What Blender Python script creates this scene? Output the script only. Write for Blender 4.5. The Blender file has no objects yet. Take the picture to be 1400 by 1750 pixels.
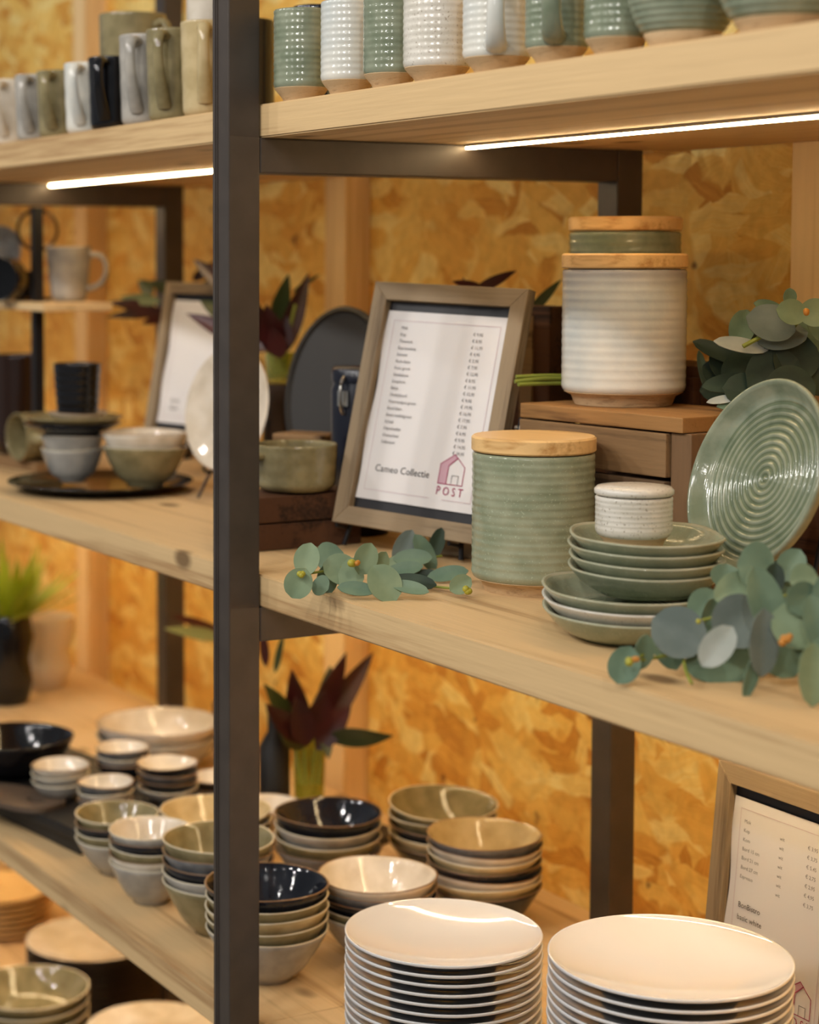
import bpy, bmesh, math, random
from mathutils import Vector, Matrix
random.seed(7)
PI = math.pi

# ------------------------------------------------------------------ camera
F, PX, TP = 3300.0, 430.0, 0.065            # focal length in pixels of the 1400x1750 frame, principal point
PY = 445 + F * TP
PITCH = math.atan(TP)
YAW = math.atan(1761 / F * math.cos(PITCH))
EYE = Vector((0, 0, 1.55))
FWD = Vector((-math.cos(YAW) * math.cos(PITCH), math.sin(YAW) * math.cos(PITCH), -math.sin(PITCH)))
RGT = Vector((math.sin(YAW), math.cos(YAW), 0))
UPV = RGT.cross(FWD)
S = bpy.context.scene
cam_data = bpy.data.cameras.new('camera')
cam = bpy.data.objects.new('camera', cam_data)
S.collection.objects.link(cam)
M3 = Matrix((RGT, UPV, -FWD)).transposed()
cam.matrix_world = Matrix.Translation(EYE) @ M3.to_4x4()
cam_data.sensor_fit = 'VERTICAL'
cam_data.sensor_height = 36
cam_data.sensor_width = 36 * 1400 / 1750
cam_data.lens = F / 1750 * 36
cam_data.shift_x = (700 - PX) / 1750
cam_data.shift_y = -(875 - PY) / 1750
cam_data.clip_start = 0.05
cam_data.dof.use_dof = True
cam_data.dof.focus_distance = 2.02
cam_data.dof.aperture_fstop = 3.9
S.camera = cam

# ------------------------------------------------------------------ light
S.view_settings.view_transform = 'Standard'
S.view_settings.look = 'None'
S.view_settings.gamma = 1
S.view_settings.exposure = 0.0
S.view_settings.use_curve_mapping = False
world = bpy.data.worlds.new('world'); S.world = world
world.use_nodes = True
world.node_tree.nodes['Background'].inputs[0].default_value = (0.92, 0.96, 1.0, 1)
world.node_tree.nodes['Background'].inputs[1].default_value = 0.21
LED_STRENGTH = dict(U=34.0, M=80.0, L=76.0)
LED_COLOR = (1.0, 0.74, 0.40)
def lamp(name, kind, loc, power, color, size=0.05, target=None):
    d = bpy.data.lights.new(name, kind); d.energy = power; d.color = color
    if kind == 'AREA':
        d.size = size
    else:
        d.shadow_soft_size = size
    o = bpy.data.objects.new(name, d); S.collection.objects.link(o); o.location = loc
    if target is not None:
        o.rotation_euler = (Vector(target) - Vector(loc)).to_track_quat('-Z', 'Y').to_euler()
    return o
# shop ceiling spots in front of the rack (their reflections are the dots on the glazes)
for sx, sy, sz in ((-0.3, -0.7, 2.9), (-1.1, -1.0, 3.0), (-1.9, -0.9, 3.0), (-2.8, -1.0, 3.0), (-3.7, -0.9, 3.0),
                   (0.7, -0.2, 2.9), (-0.6, -2.6, 3.1), (-2.2, -2.6, 3.1), (1.2, -1.8, 3.0)):
    lamp('ceiling_spot', 'POINT', (sx, sy, sz), 44, (1.0, 0.96, 0.91), 0.045)

# ------------------------------------------------------------------ picture-to-place helpers
def ray(x, y):
    return FWD + RGT * ((x - PX) / F) - UPV * ((y - PY) / F)
def onz(x, y, z):
    d = ray(x, y); return EYE + d * ((z - EYE.z) / d.z)
def onY(x, y, Y):
    d = ray(x, y); return EYE + d * (Y / d.y)
def atD(x, y, D):
    return EYE + ray(x, y) * D
def depth(p):
    return (p - EYE).dot(FWD)
AWAY = Vector((FWD.x, FWD.y, 0)).normalized()

# ------------------------------------------------------------------ materials
def lin(c):
    c = c / 255
    return c / 12.92 if c <= 0.04045 else ((c + 0.055) / 1.055) ** 2.4
def rgb(r, g, b):
    return (lin(r), lin(g), lin(b), 1)
MATS = {}
def new_mat(name):
    m = bpy.data.materials.new(name); m.use_nodes = True
    nt = m.node_tree
    return m, nt, nt.nodes['Principled BSDF'], nt.nodes, nt.links
def ramp(N, stops):
    r = N.new('ShaderNodeValToRGB')
    e = r.color_ramp.elements
    while len(e) > 1: e.remove(e[-1])
    e[0].position, e[0].color = stops[0]
    for p, c in stops[1:]:
        k = e.new(p); k.color = c
    return r
def simple(name, col, rough=0.5, metal=0.0, spec=0.5, emit=None, noise=None, bump=0.0, coat=0.0, trans=0.0):
    """plain surface; noise = (scale, second colour, amount)"""
    if name in MATS: return MATS[name]
    m, nt, b, N, L = new_mat(name)
    b.inputs['Base Color'].default_value = col
    b.inputs['Roughness'].default_value = rough
    b.inputs['Metallic'].default_value = metal
    b.inputs['Specular IOR Level'].default_value = spec
    b.inputs['Coat Weight'].default_value = coat
    b.inputs['Coat Roughness'].default_value = 0.05
    b.inputs['Transmission Weight'].default_value = trans
    if emit:
        b.inputs['Emission Color'].default_value = emit[0]
        b.inputs['Emission Strength'].default_value = emit[1]
    if noise or bump:
        tc = N.new('ShaderNodeTexCoord'); n = N.new('ShaderNodeTexNoise')
        n.inputs['Scale'].default_value = noise[0] if noise else 60
        n.inputs['Detail'].default_value = 5
        L.new(tc.outputs['Object'], n.inputs['Vector'])
        if noise:
            r = ramp(N, [(0.5 - 0.5 * noise[2] * 0.5, noise[1]), (0.5 + 0.25, col)])
            L.new(n.outputs['Fac'], r.inputs[0]); L.new(r.outputs[0], b.inputs['Base Color'])
        if bump:
            bp = N.new('ShaderNodeBump'); bp.inputs['Strength'].default_value = bump
            bp.inputs['Distance'].default_value = 0.002
            L.new(n.outputs['Fac'], bp.inputs['Height']); L.new(bp.outputs[0], b.inputs['Normal'])
    MATS[name] = m
    return m
def glaze(name, c1, c2, rough=0.13, speck=None, scale=35):
    """stoneware glaze: two tones drifting into each other, optional dark specks"""
    if name in MATS: return MATS[name]
    m, nt, b, N, L = new_mat(name)
    tc = N.new('ShaderNodeTexCoord')
    n = N.new('ShaderNodeTexNoise'); n.inputs['Scale'].default_value = scale; n.inputs['Detail'].default_value = 6
    L.new(tc.outputs['Object'], n.inputs['Vector'])
    r = ramp(N, [(0.35, c1), (0.65, c2)]); L.new(n.outputs['Fac'], r.inputs[0])
    out = r.outputs[0]
    if speck:
        v = N.new('ShaderNodeTexNoise'); v.inputs['Scale'].default_value = 420; v.inputs['Detail'].default_value = 2
        L.new(tc.outputs['Object'], v.inputs['Vector'])
        r2 = ramp(N, [(0.62, (0, 0, 0, 1)), (0.72, (1, 1, 1, 1))]); L.new(v.outputs['Fac'], r2.inputs[0])
        mx = N.new('ShaderNodeMix'); mx.data_type = 'RGBA'
        L.new(r2.outputs[0], mx.inputs[0]); L.new(out, mx.inputs[6]); mx.inputs[7].default_value = speck
        out = mx.outputs[2]
    L.new(out, b.inputs['Base Color'])
    b.inputs['Roughness'].default_value = rough
    bp = N.new('ShaderNodeBump'); bp.inputs['Strength'].default_value = 0.12; bp.inputs['Distance'].default_value = 0.002
    n2 = N.new('ShaderNodeTexNoise'); n2.inputs['Scale'].default_value = 140
    L.new(tc.outputs['Object'], n2.inputs['Vector']); L.new(n2.outputs['Fac'], bp.inputs['Height'])
    L.new(bp.outputs[0], b.inputs['Normal'])
    MATS[name] = m
    return m
def wood(name, light, dark, axis='X', scale=9, stretch=0.06, rough=0.55, knots=False, coarse=0.5, line=None):
    """grain runs along axis"""
    if name in MATS: return MATS[name]
    m, nt, b, N, L = new_mat(name)
    tc = N.new('ShaderNodeTexCoord'); mp = N.new('ShaderNodeMapping')
    s = {'X': (stretch, 1, 1), 'Y': (1, stretch, 1), 'Z': (1, 1, stretch)}[axis]
    mp.inputs['Scale'].default_value = s
    L.new(tc.outputs['Object'], mp.inputs[0])
    n0 = N.new('ShaderNodeTexNoise'); n0.inputs['Scale'].default_value = scale; n0.inputs['Detail'].default_value = 3
    n0.inputs['Distortion'].default_value = 0.6
    L.new(mp.outputs[0], n0.inputs['Vector'])
    mu = N.new('ShaderNodeMath'); mu.operation = 'MULTIPLY'; mu.inputs[1].default_value = 16
    L.new(n0.outputs['Fac'], mu.inputs[0])
    sn = N.new('ShaderNodeMath'); sn.operation = 'SINE'; L.new(mu.outputs[0], sn.inputs[0])
    n1 = N.new('ShaderNodeTexNoise'); n1.inputs['Scale'].default_value = scale * 14; n1.inputs['Detail'].default_value = 6
    L.new(mp.outputs[0], n1.inputs['Vector'])
    a = N.new('ShaderNodeMath'); a.operation = 'MULTIPLY_ADD'; a.inputs[1].default_value = 0.22 * coarse * 2
    L.new(sn.outputs[0], a.inputs[0]); L.new(n1.outputs['Fac'], a.inputs[2])
    r = ramp(N, [(0.15, dark), (0.55, light), (0.95, tuple(min(1, v * 1.08) for v in light[:3]) + (1,))])
    L.new(a.outputs[0], r.inputs[0])
    out = r.outputs[0]
    if knots:
        mp2 = N.new('ShaderNodeMapping'); mp2.inputs['Scale'].default_value = {'X': (5, 9, 9), 'Y': (9, 5, 9), 'Z': (9, 9, 5)}[axis]
        L.new(tc.outputs['Object'], mp2.inputs[0])
        v = N.new('ShaderNodeTexVoronoi'); v.inputs['Scale'].default_value = 1.0
        L.new(mp2.outputs[0], v.inputs['Vector'])
        r3 = ramp(N, [(0.07, (1, 1, 1, 1)), (0.15, (0, 0, 0, 1))]); L.new(v.outputs['Distance'], r3.inputs[0])
        mx = N.new('ShaderNodeMix'); mx.data_type = 'RGBA'
        L.new(r3.outputs[0], mx.inputs[0]); L.new(out, mx.inputs[6]); mx.inputs[7].default_value = tuple(v * 0.5 for v in dark[:3]) + (1,)
        out = mx.outputs[2]
    L.new(out, b.inputs['Base Color'])
    b.inputs['Roughness'].default_value = rough
    b.inputs['Specular IOR Level'].default_value = 0.3
    bp = N.new('ShaderNodeBump'); bp.inputs['Strength'].default_value = 0.25; bp.inputs['Distance'].default_value = 0.002
    L.new(a.outputs[0], bp.inputs['Height']); L.new(bp.outputs[0], b.inputs['Normal'])
    MATS[name] = m
    return m
def osb():
    m, nt, b, N, L = new_mat('oriented_strand_board')
    tc = N.new('ShaderNodeTexCoord')
    sep = N.new('ShaderNodeSeparateXYZ'); L.new(tc.outputs['Object'], sep.inputs[0])
    cmb = N.new('ShaderNodeCombineXYZ'); L.new(sep.outputs['X'], cmb.inputs['X']); L.new(sep.outputs['Z'], cmb.inputs['Y'])
    wn = N.new('ShaderNodeTexNoise'); wn.inputs['Scale'].default_value = 9; wn.inputs['Detail'].default_value = 3
    L.new(cmb.outputs[0], wn.inputs['Vector'])
    vm = N.new('ShaderNodeVectorMath'); vm.operation = 'MULTIPLY_ADD'; vm.inputs[1].default_value = (0.06, 0.06, 0)
    L.new(wn.outputs['Color'], vm.inputs[0]); L.new(cmb.outputs[0], vm.inputs[2])
    prev = None; prevv = None
    for k, (ang, sc, sx) in enumerate(((0.3, 20, 0.36), (1.9, 24, 0.32), (-0.75, 26, 0.34), (1.15, 32, 0.34), (2.6, 28, 0.30), (0.0, 36, 0.3))):
        mp = N.new('ShaderNodeMapping'); mp.vector_type = 'TEXTURE'
        mp.inputs['Rotation'].default_value = (0, 0, ang)
        mp.inputs['Scale'].default_value = (1 / (sc * sx), 1 / sc, 1)
        mp.inputs['Location'].default_value = (0.37 * k, 0.71 * k, 0)
        L.new(vm.outputs[0], mp.inputs[0])
        v = N.new('ShaderNodeTexVoronoi'); v.voronoi_dimensions = '2D'; v.inputs['Scale'].default_value = 1
        L.new(mp.outputs[0], v.inputs['Vector'])
        sc_ = N.new('ShaderNodeSeparateColor'); L.new(v.outputs['Color'], sc_.inputs[0])
        r = ramp(N, [(0.0, rgb(190, 124, 46)), (0.26, rgb(228, 170, 76)), (0.6, rgb(243, 200, 104)), (1.0, rgb(254, 234, 158))])
        fm = N.new('ShaderNodeMapping'); fm.inputs['Scale'].default_value = (0.7, 7, 1)
        L.new(mp.outputs[0], fm.inputs[0])
        fn = N.new('ShaderNodeTexNoise'); fn.inputs['Scale'].default_value = 1.6; fn.inputs['Detail'].default_value = 4
        L.new(fm.outputs[0], fn.inputs['Vector'])
        fa = N.new('ShaderNodeMath'); fa.operation = 'MULTIPLY_ADD'; fa.inputs[1].default_value = 0.55
        fs = N.new('ShaderNodeMath'); fs.operation = 'MULTIPLY_ADD'; fs.inputs[1].default_value = 0.75; fs.inputs[2].default_value = -0.16
        L.new(sc_.outputs[0], fs.inputs[0])
        L.new(fn.outputs['Fac'], fa.inputs[0]); L.new(fs.outputs[0], fa.inputs[2])
        L.new(fa.outputs[0], r.inputs[0])
        if prev is None:
            prev, prevv = r.outputs[0], sc_.outputs[0]
        else:
            gt = N.new('ShaderNodeMath'); gt.operation = 'GREATER_THAN'; gt.inputs[1].default_value = 0.55
            L.new(sc_.outputs[1], gt.inputs[0])
            edge = ramp(N, [(0.50, (1, 1, 1, 1)), (0.62, (0, 0, 0, 1))]); L.new(v.outputs['Distance'], edge.inputs[0])
            mm = N.new('ShaderNodeMath'); mm.operation = 'MULTIPLY'; L.new(gt.outputs[0], mm.inputs[0]); L.new(edge.outputs[0], mm.inputs[1])
            mx = N.new('ShaderNodeMix'); mx.data_type = 'RGBA'
            L.new(mm.outputs[0], mx.inputs[0]); L.new(prev, mx.inputs[6]); L.new(r.outputs[0], mx.inputs[7])
            prev = mx.outputs[2]
    # fine fibres and a few dark chips
    n = N.new('ShaderNodeTexNoise'); n.inputs['Scale'].default_value = 45; n.inputs['Detail'].default_value = 6
    L.new(vm.outputs[0], n.inputs['Vector'])
    rn = ramp(N, [(0.3, (0.78, 0.74, 0.68, 1)), (0.6, (1, 1, 1, 1))]); L.new(n.outputs['Fac'], rn.inputs[0])
    mul = N.new('ShaderNodeMix'); mul.data_type = 'RGBA'; mul.blend_type = 'MULTIPLY'; mul.inputs[0].default_value = 0.8
    L.new(prev, mul.inputs[6]); L.new(rn.outputs[0], mul.inputs[7])
    n3 = N.new('ShaderNodeTexNoise'); n3.inputs['Scale'].default_value = 16; n3.inputs['Detail'].default_value = 2
    L.new(cmb.outputs[0], n3.inputs['Vector'])
    rd = ramp(N, [(0.70, (0, 0, 0, 1)), (0.76, (1, 1, 1, 1))]); L.new(n3.outputs['Fac'], rd.inputs[0])
    mx = N.new('ShaderNodeMix'); mx.data_type = 'RGBA'
    L.new(rd.outputs[0], mx.inputs[0]); L.new(mul.outputs[2], mx.inputs[6]); mx.inputs[7].default_value = rgb(112, 70, 36)
    L.new(mx.outputs[2], b.inputs['Base Color'])
    b.inputs['Roughness'].default_value = 0.6
    b.inputs['Specular IOR Level'].default_value = 0.25
    return m

OSB = osb()
PINE = wood('pine_board', rgb(210, 178, 130), rgb(178, 142, 98), 'X', 19, 0.035, 0.6, knots=True, coarse=0.55)
STUDW = wood('pale_planed_timber', rgb(234, 200, 146), rgb(212, 174, 120), 'Z', 9, 0.05, 0.6)
STEEL = simple('dark_bronze_steel', rgb(80, 71, 64), 0.40, 0.25, noise=(26, rgb(70, 62, 56), 0.6))
BLACKM = simple('black_metal', rgb(26, 25, 28), 0.45, 0.3)
LEDM = {k: simple('led_diffuser_' + k, (1, 0.9, 0.7, 1), 0.5, emit=(LED_COLOR + (1,), v)) for k, v in LED_STRENGTH.items()}
ALU = simple('led_profile', rgb(170, 165, 155), 0.4, 0.8)
LIDWOOD = wood('acacia_lid', rgb(228, 188, 128), rgb(190, 140, 80), 'X', 14, 0.05, 0.4, coarse=0.7)
CRATEW = wood('aged_brown_crate_wood', rgb(134, 104, 70), rgb(66, 46, 28), 'X', 13, 0.08, 0.7, knots=True)
CRATEL = wood('worn_crate_wood', rgb(156, 114, 66), rgb(96, 64, 34), 'X', 15, 0.08, 0.7)
CRATEM = wood('weathered_crate_wood', rgb(112, 88, 64), rgb(58, 44, 32), 'X', 14, 0.07, 0.7)
CRATEV = wood('upright_crate_wood', rgb(118, 90, 62), rgb(62, 44, 28), 'Z', 14, 0.07, 0.7)
CRATED = wood('dark_crate_wood', rgb(84, 54, 34), rgb(40, 25, 16), 'X', 16, 0.08, 0.7)
FRAMEW = wood('grey_brown_frame_wood', rgb(146, 127, 100), rgb(108, 90, 68), 'Z', 22, 0.05, 0.6)
FRAMEH = wood('grey_brown_frame_wood_cross', rgb(146, 127, 100), rgb(108, 90, 68), 'X', 22, 0.05, 0.6)
PAPER = simple('white_paper', rgb(224, 221, 220), 0.7, spec=0.2)
BACKING = simple('black_card', rgb(34, 33, 36), 0.5)
INK = simple('grey_ink', rgb(112, 110, 112), 0.8, spec=0.0)
INKD = simple('dark_ink', rgb(52, 50, 52), 0.8, spec=0.0)
ROSE = simple('burgundy_ink', rgb(160, 52, 92), 0.8, spec=0.0)
ROSEL = simple('pale_burgundy_ink', rgb(196, 160, 172), 0.8, spec=0.0)
BORD = simple('pale_border_ink', rgb(200, 178, 184), 0.8, spec=0.0)
CLAY = wood('bare_clay', rgb(196, 166, 126), rgb(164, 134, 98), 'Z', 24, 6.0, 0.75)
SAGE = glaze('sage_glaze', rgb(136, 144, 118), rgb(158, 162, 136), 0.16, rgb(168, 176, 150))
SAGEG = glaze('pooled_sage_glaze', rgb(92, 104, 80), rgb(112, 122, 96), 0.16)
SAGER = glaze('thin_rim_glaze', rgb(158, 160, 134), rgb(176, 172, 146), 0.16)
SAGED = glaze('deep_sage_glaze', rgb(114, 124, 102), rgb(144, 150, 128), 0.13)
CREAMG = glaze('speckled_cream_glaze', rgb(206, 200, 186), rgb(220, 214, 202), 0.16, rgb(150, 136, 116))
BLUEW = glaze('blue_white_glaze', rgb(196, 200, 196), rgb(228, 222, 208), 0.16, scale=12)
def break_glaze(base, name, top, low, h):
    m = base.copy(); m.name = name
    nt = m.node_tree; N, L = nt.nodes, nt.links; b = N['Principled BSDF']
    src = b.inputs['Base Color'].links[0].from_socket
    tc = N.new('ShaderNodeTexCoord'); sp = N.new('ShaderNodeSeparateXYZ'); L.new(tc.outputs['Object'], sp.inputs[0])
    n = N.new('ShaderNodeTexNoise'); n.inputs['Scale'].default_value = 18; L.new(tc.outputs['Object'], n.inputs['Vector'])
    a = N.new('ShaderNodeMath'); a.operation = 'MULTIPLY_ADD'; a.inputs[1].default_value = 0.03; L.new(n.outputs['Fac'], a.inputs[0]); L.new(sp.outputs['Z'], a.inputs[2])
    mr = N.new('ShaderNodeMapRange'); mr.inputs['From Min'].default_value = h - 0.002; mr.inputs['From Max'].default_value = h + 0.026
    L.new(a.outputs[0], mr.inputs['Value'])
    mx = N.new('ShaderNodeMix'); mx.data_type = 'RGBA'; mx.inputs[7].default_value = top
    L.new(mr.outputs[0], mx.inputs[0]); L.new(src, mx.inputs[6]); L.new(mx.outputs[2], b.inputs['Base Color'])
    return m
BLUEWC = break_glaze(BLUEW, 'blue_white_breaking_glaze', rgb(150, 146, 150), None, 0.150)
GREYG = glaze('grey_glaze', rgb(150, 146, 138), rgb(176, 170, 160), 0.14)
NAVY = glaze('navy_black_glaze', rgb(18, 20, 27), rgb(34, 36, 44), 0.07)
OLIVE = glaze('olive_glaze', rgb(118, 108, 76), rgb(146, 134, 98), 0.10)
SAND = glaze('sand_glaze', rgb(176, 156, 112), rgb(198, 178, 136), 0.10)
CREAM = glaze('cream_glaze', rgb(204, 192, 172), rgb(222, 212, 196), 0.10)
SLATE = glaze('slate_glaze', rgb(86, 88, 92), rgb(120, 120, 120), 0.12)
RIM = simple('iron_rim', rgb(122, 92, 62), 0.3)
RIML = simple('pale_rim', rgb(206, 194, 168), 0.2)
BLACKG = simple('black_glaze', rgb(16, 15, 17), 0.12)
BLACKS = simple('matt_black_stone', rgb(30, 29, 29), 0.5, noise=(30, rgb(20, 19, 19), 0.6))
PORC = simple('white_porcelain', rgb(212, 211, 210), 0.045, coat=0.3)
ORANGEP = wood('pale_wooden_plate', rgb(236, 200, 140), rgb(214, 168, 104), 'X', 20, 0.2, 0.35)
EUC = simple('eucalyptus_leaf', rgb(118, 140, 114), 0.5, noise=(30, rgb(92, 116, 96), 0.6), spec=0.3)
EUCP = simple('pale_eucalyptus_leaf', rgb(142, 158, 124), 0.55, noise=(26, rgb(114, 134, 104), 0.6), spec=0.3)
EUCD = simple('dark_eucalyptus_leaf', rgb(56, 72, 56), 0.5, noise=(30, rgb(38, 52, 42), 0.6), spec=0.3)
EUCG = simple('grey_eucalyptus_leaf', rgb(124, 134, 126), 0.5, noise=(26, rgb(98, 110, 104), 0.6), spec=0.3)
EUCW = simple('silvery_eucalyptus_leaf', rgb(180, 184, 176), 0.6, noise=(26, rgb(150, 158, 148), 0.6), spec=0.3)
BUDY = simple('yellow_bud', rgb(166, 160, 50), 0.5)
BUDO = simple('orange_bud', rgb(186, 124, 42), 0.5)
STEMG = simple('green_stem', rgb(128, 138, 50), 0.55)
STEMB = simple('brown_stem', rgb(110, 92, 60), 0.6)
REDL = simple('burgundy_leaf', rgb(72, 22, 24), 0.36, noise=(14, rgb(38, 16, 18), 0.7))
GRNL = simple('dark_green_leaf', rgb(66, 78, 42), 0.34, noise=(14, rgb(40, 54, 30), 0.7))
MIDL = simple('pale_green_leaf_back', rgb(128, 138, 96), 0.5)
FERN = simple('bright_green_frond', rgb(148, 164, 30), 0.55)
GLASSG = simple('green_tinted_glass', rgb(205, 214, 120), 0.05, trans=0.85)
NAVYBOX = simple('navy_enamel', rgb(22, 24, 36), 0.25)

# ------------------------------------------------------------------ mesh helpers
COL = S.collection.objects
def finish(name, bm, mats, parent=None, loc=(0, 0, 0), rot=(0, 0, 0), smooth=True, sharp=40):
    bmesh.ops.recalc_face_normals(bm, faces=bm.faces)
    me = bpy.data.meshes.new(name); bm.to_mesh(me); bm.free()
    if not isinstance(mats, (list, tuple)): mats = [mats]
    for m in mats: me.materials.append(m)
    if smooth:
        me.polygons.foreach_set('use_smooth', [True] * len(me.polygons))
        me.set_sharp_from_angle(angle=math.radians(sharp))
    o = bpy.data.objects.new(name, me); COL.link(o)
    o.location = loc; o.rotation_euler = rot
    if parent is not None: o.parent = parent
    return o
def tag(o, label, cat, group=None, kind=None):
    if label: o['label'] = label
    if cat: o['category'] = cat
    if group: o['group'] = group
    if kind: o['kind'] = kind
    return o
def empty(name, loc, rot=(0, 0, 0), label=None, cat=None, group=None):
    o = bpy.data.objects.new(name, None); COL.link(o); o.empty_display_size = 0.03
    o.location = loc; o.rotation_euler = rot
    return tag(o, label, cat, group)
def copy_thing(root, loc, rot=None, label=None):
    r = root.copy(); COL.link(r); r.location = loc
    if rot is not None: r.rotation_euler = rot
    if label: r['label'] = label
    for ch in root.children:
        c = ch.copy(); COL.link(c); c.parent = r
        for g in ch.children:
            d = g.copy(); COL.link(d); d.parent = c
    return r
def box(bm, x0, x1, y0, y1, z0, z1, bev=0.0, mat=0, rotz=0.0, piv=None):
    vs = [bm.verts.new(p) for p in ((x0, y0, z0), (x1, y0, z0), (x1, y1, z0), (x0, y1, z0), (x0, y0, z1), (x1, y0, z1), (x1, y1, z1), (x0, y1, z1))]
    fs = [bm.faces.new([vs[i] for i in f]) for f in ((3, 2, 1, 0), (4, 5, 6, 7), (0, 1, 5, 4), (1, 2, 6, 5), (2, 3, 7, 6), (3, 0, 4, 7))]
    for f in fs: f.material_index = mat
    if bev:
        es = list({e for f in fs for e in f.edges})
        r = bmesh.ops.bevel(bm, geom=es, offset=bev, segments=2, affect='EDGES', profile=0.6)
        for f in r['faces']: f.material_index = mat
    return vs
def prism(bm, pts, z0, z1, mat=0):
    lo = [bm.verts.new((x, y, z0)) for x, y in pts]; hi = [bm.verts.new((x, y, z1)) for x, y in pts]
    n = len(pts)
    fs = [bm.faces.new(lo[::-1]), bm.faces.new(hi)]
    for i in range(n): fs.append(bm.faces.new((lo[i], lo[(i + 1) % n], hi[(i + 1) % n], hi[i])))
    for f in fs: f.material_index = mat
    return fs
def lathe(bm, prof, seg=64, mats=None, rfun=None, zfun=None, loc=(0, 0, 0)):
    """prof: [(r, z)] bottom-outside -> rim -> inside; mats: material index per profile span"""
    rings = []
    for r, z in prof:
        if r < 1e-6:
            rings.append([bm.verts.new((loc[0], loc[1], loc[2] + z))])
        else:
            ring = []
            for i in range(seg):
                a = 2 * PI * i / seg
                k = r * (rfun(a) if rfun else 1)
                dz = zfun(a, r) if zfun else 0
                ring.append(bm.verts.new((loc[0] + k * math.cos(a), loc[1] + k * math.sin(a), loc[2] + z + dz)))
            rings.append(ring)
    for j in range(len(rings) - 1):
        A, B = rings[j], rings[j + 1]
        mi = mats[j] if mats else 0
        for i in range(seg):
            k = (i + 1) % seg
            if len(A) == 1 and len(B) == 1: continue
            if len(A) == 1: f = bm.faces.new((A[0], B[k], B[i]))
            elif len(B) == 1: f = bm.faces.new((A[i], A[k], B[0]))
            else: f = bm.faces.new((A[i], A[k], B[k], B[i]))
            f.material_index = mi
def tube(bm, pts, rad, seg=10, mat=0, flat=1.0, flat_axis=None, closed=False):
    """rad: number or list; flat < 1 squashes the section along flat_axis"""
    pts = [Vector(p) for p in pts]
    n = len(pts)
    rads = rad if isinstance(rad, (list, tuple)) else [rad] * n
    rings = []
    ref = Vector((0, 0, 1))
    for i, p in enumerate(pts):
        if closed: t = pts[(i + 1) % n] - pts[i - 1]
        else: t = pts[min(i + 1, n - 1)] - pts[max(i - 1, 0)]
        t.normalize()
        if flat_axis is not None:
            u = Vector(flat_axis); u = (u - t * u.dot(t)).normalized()
        else:
            if abs(t.dot(ref)) > 0.95: ref = Vector((0, 1, 0)) if abs(t.y) < 0.9 else Vector((1, 0, 0))
            u = (ref - t * ref.dot(t)).normalized()
        v = t.cross(u)
        ring = []
        for k in range(seg):
            a = 2 * PI * k / seg
            ring.append(bm.verts.new(p + (u * math.cos(a) * flat + v * math.sin(a)) * rads[i]))
        rings.append(ring)
    m = n if closed else n - 1
    for i in range(m):
        A, B = rings[i], rings[(i + 1) % n]
        for k in range(seg):
            f = bm.faces.new((A[k], A[(k + 1) % seg], B[(k + 1) % seg], B[k])); f.material_index = mat
    if not closed:
        for ring in (rings[0][::-1], rings[-1]):
            f = bm.faces.new(ring); f.material_index = mat
def bez(p0, p1, p2, p3, n=14):
    p0, p1, p2, p3 = map(Vector, (p0, p1, p2, p3))
    out = []
    for i in range(n + 1):
        t = i / n; s = 1 - t
        out.append(p0 * s ** 3 + p1 * 3 * s * s * t + p2 * 3 * s * t * t + p3 * t ** 3)
    return out
def smooth_path(pts, per=6):
    pts = [Vector(p) for p in pts]; out = []
    for i in range(len(pts) - 1):
        p0 = pts[max(i - 1, 0)]; p1 = pts[i]; p2 = pts[i + 1]; p3 = pts[min(i + 2, len(pts) - 1)]
        for k in range(per):
            t = k / per
            out.append(0.5 * ((2 * p1) + (p2 - p0) * t + (2 * p0 - 5 * p1 + 4 * p2 - p3) * t * t + (3 * p1 - p0 - 3 * p2 + p3) * t ** 3))
    out.append(pts[-1]); return out
def leaf(bm, base, tip, nrm, width, shape='round', bend=0.0, fold=0.15, mat=0, thick=0.0007, nl=9, nw=6):
    """a closed, slightly thick leaf blade from base to tip; nrm = the side it shows"""
    base, tip = Vector(base), Vector(tip)
    d = tip - base; ln = d.length; d.normalize()
    n = Vector(nrm); n = (n - d * n.dot(d)).normalized(); w = d.cross(n)
    top, bot = [], []
    for i in range(nl + 1):
        t = i / nl
        if shape == 'round': h = math.sqrt(max(0, 1 - (2 * t - 1) ** 2)) * (0.92 + 0.08 * math.sin(PI * t)); h = max(h, 0.06)
        elif shape == 'lance': h = max(math.sin(PI * t ** 0.85) ** 0.8 * (1 - 0.25 * t), 0.03)
        else: h = max(math.sin(PI * min(1, t ** 0.75)) ** 0.75, 0.03)
        rt, rb = [], []
        for j in range(nw + 1):
            s = 2 * j / nw - 1
            p = base + d * (ln * t) + w * (s * h * width / 2) + n * (bend * ln * math.sin(PI * t * 0.5) ** 2 * 1.0 + fold * abs(s) * h * width / 2)
            rt.append(bm.verts.new(p + n * thick)); rb.append(bm.verts.new(p - n * thick))
        top.append(rt); bot.append(rb)
    for i in range(nl):
        for j in range(nw):
            a = bm.faces.new((top[i][j], top[i][j + 1], top[i + 1][j + 1], top[i + 1][j])); a.material_index = mat
            b = bm.faces.new((bot[i][j], bot[i + 1][j], bot[i + 1][j + 1], bot[i][j + 1])); b.material_index = mat
        for j in (0, nw):
            f = bm.faces.new((top[i][j], top[i + 1][j], bot[i + 1][j], bot[i][j])); f.material_index = mat
    for i in (0, nl):
        for j in range(nw):
            f = bm.faces.new((top[i][j], top[i][j + 1], bot[i][j + 1], bot[i][j])); f.material_index = mat
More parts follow.
